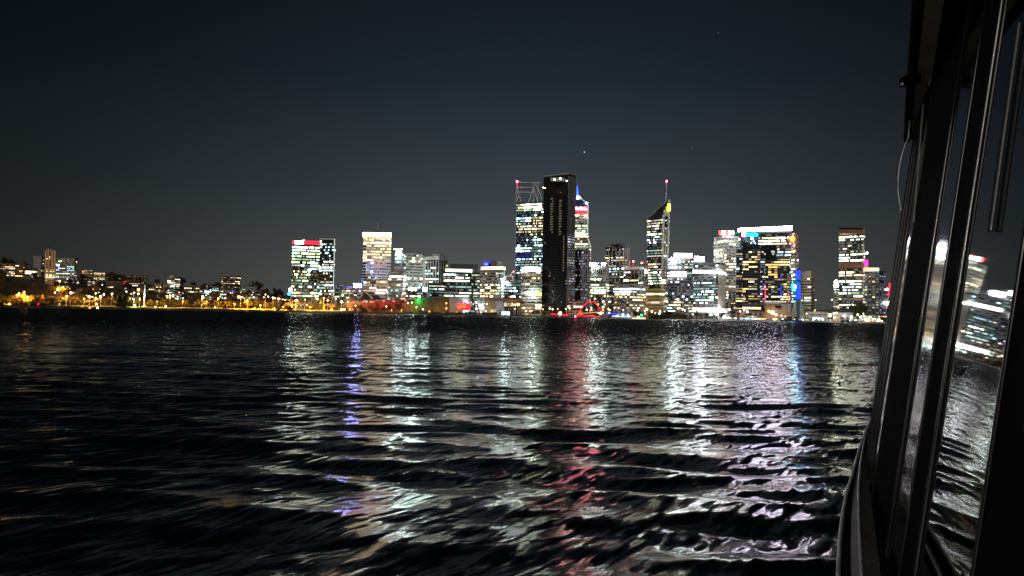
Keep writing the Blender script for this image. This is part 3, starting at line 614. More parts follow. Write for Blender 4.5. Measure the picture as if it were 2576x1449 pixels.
# sail tower
t, i = T('skyscraper', 'dark tower with slanted sail roof, yellow sign and red-tipped mast', 1627, 1666, 548, 745, 1120, xs=1684, phi=34, H=4.2, lit=.55, mix='neutral', wall=dark, pw=2.3, cat='skyscraper', run=.8, parapet=0, tops=(547, 516, 500.8, 530),
         zones=[(1634, 538, 1668, 546, .95, 'warm', (0, .5, .5, 0)), (1627, 551, 1668, 572, .8, 'neutral'), (1627, 582, 1668, 596, .85, 'green'), (1627, 600, 1666, 612, .5, 'violet'), (1627, 630, 1666, 640, .9, 'cool'), (1627, 612, 1650, 630, .15, 'ice', (.8, .2, 0, 0)), (1627, 684, 1666, 716, .75, 'green'), (1668, 545, 1690, 720, .25, 'green')], rowvar=1)
strut(t, i, (1669, 541), (1666, 745), 2.0, pale, D=1118, name='corner_fin'); strut(t, i, (1683.5, 502), (1679, 700), 1.5, pale, D=1118, name='corner_fin'); strut(t, i, (1676, 572), (1672.5, 700), .8, pale, D=1119, name='corner_fin')
panel(t, i, 1669, 528, 1684, 543, pale, 'fin_head', off=1.5, thick=3)
panel(t, i, 1679, 512.5, 1687, 530.8, YS, 'sign', off=5); panel(t, i, 1675, 519, 1679, 530.5, glow('dim_yellow_panel', (.7, .8, .05), .9), 'sign_return', off=4)
strut(t, i, (1675, 503), (1676.4, 482), .9, steel, r2=.6, name='mast'); strut(t, i, (1676.4, 482), (1677, 457), .5, steel, r2=.3, name='mast'); lens(t, i, 1677, 456, 1.5, RB, name='beacon')
for k in range(6):
    f = lambda s: (1628 + 52 * s, 547 - 46 * s ** 1.15); strut(t, i, f(k / 6), f((k + 1) / 6), .9, grey, D=1117, name='roof_edge')
T('office_block', 'slim pale block at the right foot of the sail-topped tower', 1664, 1679, 700, 778, 1030, depth=16, H=3.6, lit=.45, mix='neutral', wall=concrete, cat='building', pw=3)
# east of sail tower
t, i = T('office_tower', 'dark glass tower with a white-lit roof sign and brilliant pink-white panel', 1677.5, 1743, 652, 778, 1050, depth=34, H=4.1, lit=.42, mix='cool', wall=dgrey, pw=2.4,
         zones=[(1696, 653, 1743, 660, .7, 'ice'), (1677, 664, 1743, 676, .75, 'cool'), (1677, 697, 1743, 702, .9, 'neutral'), (1677, 704, 1743, 760, .14, 'violet'), (1677, 760, 1743, 768, .8, 'warm')])
panel(t, i, 1696, 637.5, 1741, 648, glow('creamy_sign', (1, 1, .8), 16), thick=1); strut(t, i, (1702, 648), (1702, 652), .4, steel); strut(t, i, (1735, 648), (1735, 652), .4, steel)
panel(t, i, 1688, 649, 1704, 656.5, FL, 'floodlight', thick=1, off=1.4); panel(t, i, 1687, 684, 1726.5, 695.5, PWm, 'screen', off=1)
t, i = T('office_tower', 'dark block with paired white rooftop lights behind the glass-banded block', 1742, 1778, 658, 700, 1120, depth=28, H=4, lit=.35, mix='cool', wall=dark)
panel(t, i, 1747, 645, 1760, 656, W2, 'floodlight', thick=1); panel(t, i, 1762, 646, 1770, 656, FL, 'floodlight', thick=1)
t, i = T('office_block', 'green-lit glass block with blank concrete flank and brilliant cornice', 1743.5, 1806, 662, 786, 1000, xs=1825, phi=26, H=3.8, lit=.7, mix='green', wall=dgrey, pw=3.0, band=.5, mull=.06, cat='office building',
         zones=[(1743, 662, 1806, 676, .12, 'ice'), (1743, 691, 1806, 709, .04, 'ice'), (1744, 709, 1806, 756, .78, 'cool', (.25, .4, .25, .1)), (1743, 756, 1806, 772, .15, 'neutral'), (1806.5, 660, 1826, 790, 0, 'cool')], gain=(.3, .4, .2, .1))
fl = MB(); O = i['O']; p, q = i['B'], i['C']; nn = Vector(((q - p).y, -(q - p).x)).normalized() * .5
fl.prism([((p + nn).x - O.x, (p + nn).y - O.y), ((q + nn).x - O.x, (q + nn).y - O.y), ((q + nn * .4).x - O.x, (q + nn * .4).y - O.y), ((p + nn * .4).x - O.x, (p + nn * .4).y - O.y)], 0, i['h'] - 1); fl.build('blank_flank', pale, t)
panel(t, i, 1743.5, 680.5, 1806, 687.5, W_, 'cornice_light', off=1); strut(t, i, (1807, 682), (1826, 690), 1.4, W_, D=998, D2=1020, name='cornice_light')
panel(t, i, 1743, 776, 1822, 784, W_, 'canopy_light', off=6, thick=3)
t, i = T('office_tower', 'beige tower of square punched windows under red and white roof signs', 1794.5, 1821.5, 594, 790, 1110, xs=1862, phi=58, H=4.2, lit=.62, mix='neutral', wall=pale, pw=3.9, mull=.36, band=.52, parapet=.8, crown_mat=pale,
         zones=[(1794, 603, 1862, 613, .95, 'green', (.1, .3, .5, .1)), (1794, 596, 1862, 603, .12, 'warm'), (1821, 613, 1834, 636, .1, 'warm'), (1794, 634, 1862, 670, .85, 'neutral'), (1821, 670, 1862, 685, .85, 'warm'), (1821, 687, 1862, 712, .08, 'warm'), (1821, 715, 1862, 733, .9, 'neutral', (.1, .3, .4, .2)), (1821, 733, 1862, 745, .1, 'warm')])
panel(t, i, 1808, 580.5, 1815, 590, glow('red_sign_panel', (1, .03, .02), 9), off=2); panel(t, i, 1815.2, 581, 1824.5, 590, W_, off=2); panel(t, i, 1826, 579.5, 1832.5, 589.5, glow('red_sign_panel', (1, .03, .02), 9), off=2); panel(t, i, 1832.7, 581, 1846, 589.5, W_, off=2)
panel(t, i, 1810, 590.2, 1848, 593, dgrey, 'plant_room', off=-4, thick=10)
t, i = T('skyscraper', 'broad tower under a long blazing white crown, cyan sign below it', 1862, 1989.5, 584, 790, 1090, depth=40, H=4.2, lit=.5, mix='cool', wall=dgrey, pw=2.7, cat='skyscraper', run=.8, parapet=0,
         zones=[(1862, 584, 1990, 593, .02, 'cool'), (1908, 594, 1988, 615, .9, 'neutral', (.05, .15, .45, .35)), (1862, 596, 1908, 680, .05, 'ice'), (1953, 632, 1988, 648, .85, 'ice', (.1, .2, .4, .3))])
O = i['O']; cr_ = MB(); a = at(1860, 577, 1088) - O; b = at(1993, 572, 1088) - O
cr_.prism([(a.x, a.y), (b.x, b.y), (b.x, b.y + 6), (a.x, a.y + 6)], [at(1860, 582, 1088).z - O.z, at(1993, 577.5, 1088).z - O.z] * 1 + [at(1993, 577.5, 1088).z - O.z, at(1860, 582, 1088).z - O.z],
          [at(1860, 574.5, 1088).z - O.z, at(1993, 568.5, 1088).z - O.z, at(1993, 568.5, 1088).z - O.z, at(1860, 574.5, 1088).z - O.z]); cr_.build('crown_light', W2, t)
rr = MB(); rr.prism([(a.x, a.y + 1), (b.x, b.y + 1), (b.x, b.y + 38), (a.x, a.y + 38)], i['h'] + .01, [at(1860, 582.2, 1088).z - O.z, at(1993, 577.8, 1088).z - O.z, at(1993, 577.8, 1088).z - O.z, at(1860, 582.2, 1088).z - O.z]); rr.build('crown_block', grey, t)
panel(t, i, 1866, 586, 1876, 594.5, glow('pale_cyan_sign', (.5, .8, 1), 9), off=3); panel(t, i, 1876.2, 586.5, 1907, 594.5, CS, off=3); panel(t, i, 1868, 595, 1874, 598, MG, off=3)
lens(t, i, 1892, 599.5, 1.5, FL)
t, i = T('office_tower', 'pinkish stone tower with pointed top and red-yellow round emblem', 1989.8, 2000, 597, 795, 1080, xs=2009, phi=40, H=4.2, lit=.5, mix='neutral', wall=pink, pw=3.6, band=.5, mull=.3, zones=[(1999.5, 600, 2010, 720, .08, 'violet'), (1989, 611, 2001, 634, .8, 'neutral'), (1989, 648, 2001, 720, .75, 'cool')], parapet=0)
O = i['O']; cs = MB(); p0 = at(1993, 597, 1085) - O; hz = i['h']
pts = [(1994, 597), (2009, 601), (2008, 594), (2003, 588), (1999.5, 585.5), (1997, 590)]
pp = [at(u, v, 1082) - O for u, v in pts]; qq = [x + Vector((0, 7, 0)) for x in pp]; cs.poly(pp); cs.poly(qq[::-1])
for k in range(6): cs.quad(pp[(k + 1) % 6], pp[k], qq[k], qq[(k + 1) % 6])
cs.build('pointed_crest', pink, t)
panel(t, i, 1984, 594, 1999, 607.5, glow('red_emblem_panel', (1, .01, .03), 3), off=4); lens(t, i, 1993.5, 600.6, 3.6, glow('yellow_emblem', (1, .62, .02), 5), D=1076, name='emblem')
# apartments
FG = (.15, .4, .45, 0)
t, i = T('apartment_tower', 'dark apartment tower with warm windows below the cyan sign', 1868, 1912.5, 629, 785, 985, xs=None, depth=24, H=3.3, lit=.2, mix='flats', wall=dark, pw=3.6, band=.62, cat='apartment tower', gain=FG, run=.6,
         zones=[(1886, 629, 1912, 638, .9, 'gold', FG), (1886, 646, 1908, 662, .75, 'gold', FG), (1886, 666, 1908, 676, .8, 'gold', FG), (1886, 704, 1905, 714, .7, 'warm'), (1886, 718, 1905, 728, .8, 'warm', FG), (1868, 728, 1885, 760, .15, 'warm')])
panel(t, i, 1868, 610, 1890, 628, dark, 'plant_room', off=-3, thick=12); panel(t, i, 1890, 614, 1912, 628, navy, 'plant_room', off=-4, thick=12); lens(t, i, 1890, 612, .5, W_, name='lamp'); lens(t, i, 1899, 612, .5, W_, name='lamp')
T('apartment_tower', 'narrow warm-lit wing left of the dark apartment tower', 1851.5, 1867, 628, 785, 980, depth=20, H=3.3, lit=.62, mix='flats', wall=dark, pw=3.4, band=.6, cat='apartment tower', gain=FG, zones=[(1851, 640, 1868, 665, .5, 'violet'), (1851, 670, 1868, 690, .3, 'ice')])
t, i = T('apartment_tower', 'dark apartment tower with amber windows and red-lit edge strips', 1924, 1987, 648, 765, 990, depth=26, H=3.3, lit=.3, mix='flats', wall=dark, pw=4.0, band=.66, cat='apartment tower', gain=FG, run=.55,
         zones=[(1964, 653, 1984, 667, .95, 'gold', FG), (1964, 668, 1987, 694, .05, 'gold'), (1968, 696, 1985, 710, .95, 'amber', FG), (1926, 684, 1957, 702, .65, 'amber', FG), (1936, 668, 1952, 684, .8, 'amber', FG), (1968, 714, 1984, 728, .85, 'gold', FG), (1968, 735, 1984, 742, .95, 'gold', FG), (1968, 752, 1984, 758, .95, 'gold', FG), (1987, 640, 1990, 800, 0, 'gold')])
panel(t, i, 1912.8, 617, 1953, 648, dark, 'upper_block', off=-4, thick=16)
for (u, v, w_) in ((1916, 632, 5), (1922, 637, 4), (1940, 631, 9), (1943, 637, 5)): panel(t, i, u, v, u + w_, v + 4, PAL['neutral'][1], 'window', off=-3.6, thick=.2)
for (u, a, b) in ((1911, 722, 756), (1925, 716, 758), (1983.7, 735, 760)): strut(t, i, (u, a), (u + .8, b), .45, glow('red_strip_light', (1, .02, .06), 2.6), D=986, name='light_strip')
for a, b in ((693, 703), (720, 728), (732, 744), (746, 752)): panel(t, i, 1963.5, a, 1967, b, PAL['blue'][1], 'balcony_light', off=1)
T('apartment_tower', 'slim dark link of small violet windows between the two apartment towers', 1912.8, 1923.6, 648, 765, 1000, depth=18, H=3.3, lit=.4, mix='violet', wall=dark, pw=2.6, band=.6, cat='apartment tower', gain=(.5, .4, .1, 0), zones=[(1912, 648, 1924, 765, .45, 'violet', (.5, .4, .1, 0))])
T('podium_building', 'dark podium with a few yellow windows under the apartment towers', 1836, 1922, 766, 795, 972, depth=20, H=5, lit=.12, mix='gold', wall=dark, cat='building', pw=4, zones=[(1844, 765, 1866, 777, .5, 'gold')])
t, i = T('stone_hall', 'pinkish stone hall with one dark opening beside glass bell tower', 1923, 1989.5, 764, 800, 968, depth=22, H=30, lit=0, wall=pink, cat='building', band=.01)
panel(t, i, 1950, 769, 1966, 775, dark, 'opening', off=.3, thick=.2); panel(t, i, 1922, 761, 1964, 764, pale, 'terrace_wall', off=.6, thick=8)
# bell tower
def bell_tower():
    D = 966; O = Vector((at(2005, 780, D).x, D, 1.2)); t = thing('bell_tower', 'glass spire lit blue rising between curved concrete sails', 'bell tower', O); i = dict(O=O, D=D)
    for (a, b) in ((680, 703), (712, 753)):
        n = int((b - a) / 4.2)
        for k in range(n): panel(t, i, 2002.8, a + k * (b - a) / n, 2013.6, a + (k + .82) * (b - a) / n, PAL['blue'][3], 'lit_panel', off=0, thick=5)
    panel(t, i, 2003.6, 676, 2012.8, 806, teal, 'glass_shaft', off=-.6, thick=4.4)
    panel(t, i, 1989.7, 700, 2002.5, 806, teal, 'glass_shaft', off=-2, thick=8)
    for k in range(10):
        v = 694 + k * 7; panel(t, i, 1991 + (k % 3), v, 1994.5 + (k % 2) * 6, v + 3, PAL[random.choice(('cool', 'ice', 'neutral'))][2], 'window', off=-1.6, thick=.3)
    lens(t, i, 1997, 721.5, 3.2, FC, D=960); lens(t, i, 1999, 721.5, 1.5, FL, D=957)
    for (ua, ub, side) in ((2003, 1990, -1), (2011.5, 2025, 1)):
        mb = MB(); n = 8; prev = None
        for k in range(n + 1):
            s = k / n; v = 752 + 54 * s; e = ub + (ua - ub) * (1 - s) ** 2.2 if side > 0 else ub + (ua - ub) * (1 - s) ** 2.2
            q = (at(ua, v, D - 4) - O, at(e, v, D - 2) - O, at(e, v, D + 3) - O, at(ua, v, D + 3) - O)
            if prev:
                for a in range(4): mb.quad(prev[a], q[a], q[(a + 1) % 4], prev[(a + 1) % 4])
            prev = q
        mb.build('sail', pale if side > 0 else pink, t)
    panel(t, i, 2003.2, 766, 2011.4, 798, glow('dim_teal_glass', (.1, .35, .35), .12), 'entrance', off=4.5, thick=.4)
bell_tower()
T('office_tower', 'beige banded tower standing alone right of the blue-lit spire', 2015.5, 2040.5, 683, 772, 1120, xs=2048.5, phi=30, H=4.1, lit=.1, mix='cool', wall=tan_, band=.42, pw=2.6, mull=.03, nowin_top=8, crown_mat=tan_,
  zones=[(2015, 695, 2041, 704, .6, 'cool'), (2015, 744, 2041, 758, .9, 'cool'), (2041, 680, 2050, 780, .05, 'warm')])
# east group
t, i = T('office_tower', 'tall tower with two brown bands and brilliant white storeys', 2109.8, 2172, 588, 765, 1050, xs=2175, phi=15, H=4.3, lit=.5, mix='neutral', wall=dgrey, pw=2.6, run=.9, mull=.1,
         zones=[(2108, 588, 2175, 600, .95, 'neutral', (0, .1, .5, .4)), (2108, 602, 2175, 609, .6, 'cool'), (2108, 609, 2175, 626, .12, 'neutral'), (2120, 626, 2175, 633, .8, 'green'), (2108, 637, 2175, 645, .98, 'neutral', (0, .1, .5, .4)), (2108, 648, 2175, 661, .9, 'cool', (0, .1, .5, .4)), (2108, 661, 2175, 684, .02, 'warm'), (2108, 685, 2175, 699, .95, 'warm', (0, .2, .5, .3)), (2108, 702, 2175, 711, .98, 'neutral', (0, .1, .5, .4)), (2108, 714, 2175, 733, .6, 'cool'), (2108, 736, 2175, 742, .9, 'green'), (2108, 744, 2150, 750, .8, 'warm')])
panel(t, i, 2111, 577.5, 2173, 587.5, brown, 'brown_band', off=1.4, thick=20); panel(t, i, 2111, 573, 2173.5, 577.3, dark, 'roof_block', off=1, thick=16); panel(t, i, 2110, 661.5, 2172, 673, brown, 'brown_band', off=1.2)
strut(t, i, (2173.5, 573), (2171, 780), .8, pink, D=1047, name='edge_fin'); lens(t, i, 2180, 637.5, 1.6, FL); strut(t, i, (2172, 639), (2180, 638), .3, steel, name='lamp_arm')
t, i = T('office_block', 'small pale block tucked left of the brown-banded tower, lamp on roof', 2097, 2110, 713, 775, 1045, depth=16, H=3.7, lit=.55, mix='warm', wall=concrete, cat='building'); lens(t, i, 2103, 709, 2.2, glow('warm_floodlight', (1, .95, .6), 60)); lens(t, i, 2105, 717, 1.3, FL)
t, i = T('apartment_tower', 'dark tower of square yellow windows right of the brown-banded tower', 2173.5, 2212, 683, 792, 1000, xs=2228, phi=35, H=3.5, lit=.36, mix='home', wall=dgrey, pw=5.2, mull=.45, band=.6, cat='apartment tower', run=.1, rowvar=.4, gain=(.35, .35, .3, 0),
         zones=[(2212, 680, 2230, 790, .5, 'violet', (.7, .3, 0, 0))])
panel(t, i, 2172, 673, 2212, 682, glow('lit_rooftop_soffit', (1, .72, .42), 1.1), 'rooftop_pavilion', off=-3, thick=12); lens(t, i, 2205, 678, 1.0, FL)
panel(t, i, 2174, 654, 2183.5, 668, MG, off=-3, thick=2); panel(t, i, 2172, 668.3, 2184, 672.6, pink, 'plant_room', off=-4, thick=6)
t, i = T('office_block', 'block with glowing red curved sign at the ferry edge', 2229, 2262, 722, 792, 1010, depth=20, H=3.6, lit=.35, mix='red', wall=dark, cat='building'); panel(t, i, 2236, 712, 2243, 752, RS); lens(t, i, 2232, 728, 1.6, W_); lens(t, i, 2234, 763, 2.2, FL)
# buildings mirrored in the ferry windows only need the same skyline; low terminal roofs on the quay
t, i = T('quay_building', 'long low dark roofed terminal right of the bell tower', 2026, 2084, 784, 798, 965, depth=14, H=6, lit=0, wall=pale, band=.3, cat='terminal', parapet=3.2, crown_mat=dark, zones=[(2026, 780, 2084, 800, .8, 'neutral')])
t, i = T('quay_building', 'low dark roofed terminal left of the tall square-windowed tower', 2096, 2146, 786, 800, 965, depth=14, H=6, lit=0, wall=pale, band=.3, cat='terminal', parapet=3.2, crown_mat=dark, zones=[(2096, 780, 2146, 800, .7, 'warm')])
t, i = T('quay_building', 'long low dark restaurant roof left of the stone hall', 1850, 1922, 783, 800, 960, depth=12, H=5, lit=.6, mix='home', wall=brown, band=.5, cat='restaurant', parapet=2.5, crown_mat=dark, pw=3)

# ================================================================== convention centre on the foreshore
def convention():
    D = 992; O = Vector((at(1150, 780, D).x, D, 3.5)); t = thing('convention_centre', 'long low exhibition hall with angled roofs, red screen and slanted fin', 'convention centre', O); i = dict(O=O, D=D)
    bw = mat('bronze_wall', (.17, .125, .07), .7, vary=.2, nscale=.1); gw = mat('silver_wall', (.42, .43, .45), .5, vary=.1, nscale=.1)
    def slab(pts, thick, m, name, d=0):
        mb = MB(); p = [at(u, v, D + d) - O for u, v in pts]; q = [x + Vector((0, thick, 0)) for x in p]; n = len(p); mb.poly(p[::-1]); mb.poly(q)
        for k in range(n): mb.quad(p[k], p[(k + 1) % n], q[(k + 1) % n], q[k])
        return mb.build(name, m, t)
    slab([(1010, 762), (1062, 753), (1124, 747), (1124, 796), (1010, 794)], 40, bw, 'exhibition_wall')
    slab([(868, 758), (1008, 754.5), (1008, 794), (868, 790)], 36, mat('red_lit_wall', (.17, .11, .09), .8, vary=.2, nscale=.2), 'exhibition_wall', 4)
    slab([(1000, 753), (1062, 749), (1124, 745), (1124, 748.5), (1000, 757)], 42, grey, 'roof', -1.5)
    slab([(1126, 748), (1180, 745), (1183, 796), (1126, 796)], 30, gw, 'foyer_wall', 1)
    slab([(1124, 748), (1128, 748), (1128, 796), (1124, 796)], 6, bw, 'divider', -1)
    slab([(1198, 750), (1219, 750), (1222, 797), (1210, 797)], 26, gw, 'foyer_wall', 0)
    slab([(1219.2, 750), (1245, 751), (1247, 797), (1222.2, 797)], 26, mat('ribbed_brick', (.36, .27, .15), .8, vary=.3, nscale=.8), 'ribbed_wall', 0.5)
    slab([(1245.2, 752), (1267, 758), (1267, 797), (1247.2, 797)], 22, gw, 'foyer_wall', 0)
    slab([(1218, 749), (1315, 753), (1314, 757), (1290, 759.5), (1262, 757), (1218, 751.5)], 26, brown, 'roof', -2)
    slab([(1181, 745), (1189, 745), (1203, 797), (1198, 797)], 5, dgrey, 'slanted_fin', -3); slab([(1189.1, 745), (1191, 745), (1206, 797), (1203.1, 797)], 5, pale, 'slanted_fin', -3)
    slab([(1150.5, 763.5), (1183, 764), (1183, 779), (1163, 779), (1150.5, 774)], 1, glow('red_video_screen', (1, .015, .02), 2.0), 'screen', -3)
    for k in range(4): slab([(1152 + k * 5, 774), (1157 + k * 5, 766), (1158.6 + k * 5, 766), (1153.8 + k * 5, 775)], .3, glow('orange_screen_stroke', (1, .25, .08), 2.2), 'screen_stroke', -3.4)
    slab([(1165, 781), (1182, 781), (1182, 787), (1165, 787)], 1, PAL['ice'][2], 'lit_window', .5)
    slab([(1232, 779), (1248, 779), (1248, 797), (1234, 797)], 1, PAL['warm'][1], 'lit_doorway', -.2)
    slab([(1262, 784), (1282, 784), (1282, 794), (1262, 794)], 1, PAL['ice'][2], 'lit_kiosk', -2)
    for k in range(8): slab([(1268 + k * 5.6, 758), (1269 + k * 5.6, 758), (1269 + k * 5.6, 797), (1268 + k * 5.6, 797)], 1, pale, 'column', -1)
    slab([(1268, 760), (1310, 760), (1310, 796), (1268, 796)], 10, gl_off, 'glazing', 3)
    for k in range(9): slab([(1270 + k * 4.3, 762), (1272.6 + k * 4.3, 762), (1272.6 + k * 4.3, 770), (1270 + k * 4.3, 770)], .3, PAL['warm'][random.choice((1, 1, 2))], 'lit_window', 2.5)
    for (u0, u1, v) in ((872, 905, 741), (903, 936, 738), (934, 962, 741)):
        slab([(u0, 754), ((u0 * 2 + u1) / 3, v + 3), ((u0 + u1) / 2, v), ((u0 + u1 * 2) / 3, v + 3), (u1, 754)], 14, dark, 'tent_roof', 3)
    # wall washers
    def wash(u, v, col, P, d=7, r=.5):
        l = bpy.data.lights.new('wall_washer', 'POINT'); l.energy = P; l.color = col; l.shadow_soft_size = r
        o = bpy.data.objects.new('wall_washer', l); COL.objects.link(o); o.parent = t; o.location = at(u, v, D - d) - O
    for u in (890, 915, 940, 960, 984): wash(u, 768, (1, .003, .012), 2800, 4)
    wash(1020, 762, (1, .005, .01), 2500); wash(1052, 757, (.0, 1, .08), 4000, 4); wash(1040, 772, (.25, 1, .02), 900)
    wash(1209.5, 770, (.8, .9, 1), 3000, 4); wash(1172, 759, (.75, .8, 1), 700, 4); wash(1255, 770, (.7, .7, 1), 600)
    wash(1232, 776, (1, .85, .5), 500); wash(1288, 768, (1, .8, .4), 800); wash(1100, 782, (1, .7, .3), 400)
    for (u, v, m) in ((1052, 754, GR), (1209.5, 767, W_), (1172, 757.5, FL)): lens(t, i, u, v, .6, m, name='wall_lamp')
convention()

# ================================================================== names of places along the bank, for labels
PLACES = [(45, 'at the far left end'), (100, 'around the orange glowing tree'), (170, 'below the brown slab tower'), (240, 'right of the brown slab tower'), (320, 'left of the white obelisk'), (400, 'around the white obelisk'),
          (470, 'below the bright stepped flats'), (545, 'right of the bright stepped flats'), (620, 'below the square hilltop block'), (700, 'right of the square hilltop block'), (765, 'below the red-topped tower'), (850, 'below the slim dark tower'),
          (930, 'before the tent roofs'), (1010, 'before the red-lit hall wall'), (1070, 'near the green-lit hall wall'), (1140, 'before the bronze hall wall'), (1200, 'near the red screen'), (1260, 'before the ribbed hall wall'), (1330, 'before the columned hall end'),
          (1385, 'left of the black tower foot'), (1450, 'at the black tower foot'), (1520, 'around the red arch'), (1600, 'around the dark arch'), (1680, 'before the yellow stone block'), (1750, 'by the thin sculpture arch'), (1830, 'before the green-lit block'),
          (1925, 'before the apartment towers'), (2000, 'before the stone hall'), (2095, 'right of the bell tower'), (2180, 'before the brown-banded tower'), (9999, 'beside the ferry edge')]
ORD = ['first', 'second', 'third', 'fourth', 'fifth', 'sixth', 'seventh', 'eighth', 'ninth', 'tenth', 'eleventh', 'twelfth', 'thirteenth', 'fourteenth', 'fifteenth', 'sixteenth']
def place(u):
    for a, b in PLACES:
        if u < a: return b
PENDING = []
def later(o, u, what, cat, group=None): PENDING.append((o, u, what, cat, group))
def finish_labels():
    by = {}
    for p in sorted(PENDING, key=lambda p: p[1]):
        by.setdefault((p[2], place(p[1])), []).append(p)
    for (what, pl), ps in by.items():
        for n, (o, u, w, c, g) in enumerate(ps):
            tag(o, f'{what} {pl}' if len(ps) == 1 else f'{ORD[min(n, 15)]} from the left of the {what}s {pl}', c, g)

# ================================================================== houses and flats on the hill
DUSK = {}
def dusk(m):  # darker copy of a wall material, dim hillside lighting put into its colour
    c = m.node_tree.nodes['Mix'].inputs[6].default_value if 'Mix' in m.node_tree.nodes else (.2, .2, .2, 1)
    return mat('dimmed_' + m.name, (c[0] * .42, c[1] * .38, c[2] * .34), .85, vary=.25, nscale=.3)
def house(x0, x1, top, base, what, wall=concrete, lit=.5, mix='home', xs=None, D=None, H=3.1, pw=3.2, cat='block of flats', name='hillside_flats', **k):
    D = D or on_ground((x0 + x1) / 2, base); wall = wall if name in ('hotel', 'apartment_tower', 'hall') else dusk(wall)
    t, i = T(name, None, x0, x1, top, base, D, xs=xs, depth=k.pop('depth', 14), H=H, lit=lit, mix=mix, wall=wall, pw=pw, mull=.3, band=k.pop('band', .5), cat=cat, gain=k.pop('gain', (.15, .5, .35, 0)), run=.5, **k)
    tag(t, what, cat); return t, i
house(2, 38, 664.5, 694, 'cream flats with bright yellow windows at the far left hillside', tan_, .62, cat='block of flats')
house(38, 62, 666, 696, 'darker flats stepping down right of the far left cream flats', tan_, .35)
house(63, 94, 676, 697, 'low wide house with one bright floor left of the brown slab tower', grey, .4, zones=[(60, 680, 95, 688, .95, 'warm')])
t, i = house(115, 137, 630, 698, 'slim brown slab tower with white vertical ribs and glowing base', tan_, .08, xs=141, phi=20, D=1330, name='apartment_tower', cat='apartment tower', H=3.2, pw=3.5, zones=[(116, 645, 126, 652, .6, 'gold'), (116, 661, 128, 668, .6, 'gold'), (114, 677, 141, 684, .9, 'gold', (0, .2, .5, .3)), (114, 684, 141, 699, .5, 'neutral')])
for u in (115, 122, 132, 138.6): strut(t, i, (u, 631), (u - .6, 698), 1.3, pale, D=1326, name='rib')
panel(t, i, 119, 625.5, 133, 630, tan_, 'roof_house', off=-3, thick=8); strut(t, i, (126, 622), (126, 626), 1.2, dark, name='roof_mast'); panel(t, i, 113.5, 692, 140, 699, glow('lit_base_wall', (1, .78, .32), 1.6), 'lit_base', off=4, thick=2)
house(141, 187, 650, 684, 'long banded hotel block right of the brown slab tower', grey, .45, 'neutral', xs=197, phi=25, D=1420, H=3.4, cat='hotel', name='hotel', band=.42, depth=20, zones=[(140, 654, 158, 662, .6, 'warm'), (140, 664, 150, 680, .8, 'cool'), (170, 670, 190, 681, .95, 'cool'), (186, 650, 198, 684, .1, 'warm')])
house(83, 104, 645.5, 672, 'dim banded hotel wing left of the brown slab tower', concrete, .05, xs=114, phi=25, D=1450, H=3.4, cat='hotel', name='hotel', band=.42)
house(206, 232, 678, 702, 'small tan flats with orange windows below the hotel block', tan_, .5, 'flats')
house(236, 264, 685, 707, 'bright yellow-lit flats with grid facade right of the hotel', concrete, .6, 'gold')
house(282, 306, 690, 709, 'dim low flats beside a round dark tree', grey, .12, band=.4)
house(307, 336, 693, 706, 'pale terrace with orange lamp below the dim flats', tan_, .3, 'amber')
house(266, 309, 709, 725, 'long glass-balustraded terrace block mid hillside', concrete, .12)
house(310, 352, 706, 724, 'low terrace with a red-lit corner left of the white obelisk', grey, .15, 'neutral', zones=[(310, 706, 322, 715, .8, 'red')])
house(338, 371, 693, 706, 'pale hilltop flats behind the white obelisk', tan_, .3)
house(172, 199, 697, 712, 'single white house with glowing ground floor below the hotel', pale, .1, zones=[(170, 706, 200, 712, .95, 'neutral')], cat='house', name='house')
house(374, 388, 716, 730, 'small bright house right of the white obelisk', tan_, .7, cat='house', name='house')
house(388, 406, 714, 734, 'brown flats with yellow rows left of the bright stepped flats', brown, .5)
t, i = house(421, 440, 699, 727, 'stepped pale flats with brightly lit floors', pale, .6, 'neutral', xs=453, phi=40, zones=[(420, 706, 440, 716, .9, 'neutral', (0, .1, .5, .4)), (430, 718, 450, 725, .95, 'green', (0, .1, .5, .4))]); panel(t, i, 426, 693.5, 436, 699, pale, 'roof_house', off=-2, thick=8)
house(410, 426, 716, 736, 'brown block leaning against the bright stepped flats', brown, .3)
house(463, 502, 722, 736, 'low row of houses with a line of white windows', brown, .7, 'neutral')
house(505, 532, 716, 740, 'dark block with blue-white windows left of the square hilltop block', dgrey, .5, 'cool', zones=[(505, 733, 545, 741, .8, 'ice')])
t, i = house(557, 596, 695, 727, 'square dark hilltop block with scattered white windows', dgrey, .38, 'neutral', xs=606, phi=28, D=1350, H=3.5, pw=3.4, gain=(.2, .4, .4, 0)); panel(t, i, 566, 692, 580, 695, dgrey, 'plant_room', off=-3, thick=8)
house(534, 550, 722, 748, 'pale narrow block with white windows mid slope', grey, .45, 'cool')
house(552, 576, 730, 750, 'orange-fronted shops with bright windows below the square block', tan_, .75, 'flats')
t, i = house(586, 600, 735, 752, 'small pinkish square pavilion with dark shutters', pink, .05, cat='pavilion', name='pavilion', pw=8); panel(t, i, 584, 732, 590, 735, BS, 'sign', off=1)
house(590, 639, 722, 737, 'long pale green-lit hall right of the square hilltop block', mat('pale_green_wall', (.55, .66, .48), .7, vary=.1), .25, 'green', band=.6, cat='hall', name='hall')
house(480, 498, 738, 752, 'low white-windowed house near the lawn', grey, .5, cat='house', name='house')
house(640, 662, 738, 752, 'small white-windowed house below the green-lit hall', brown, .5, cat='house', name='house')
house(520, 532, 744, 756, 'small lit kiosk at the lawn edge', tan_, .6, cat='house', name='house')
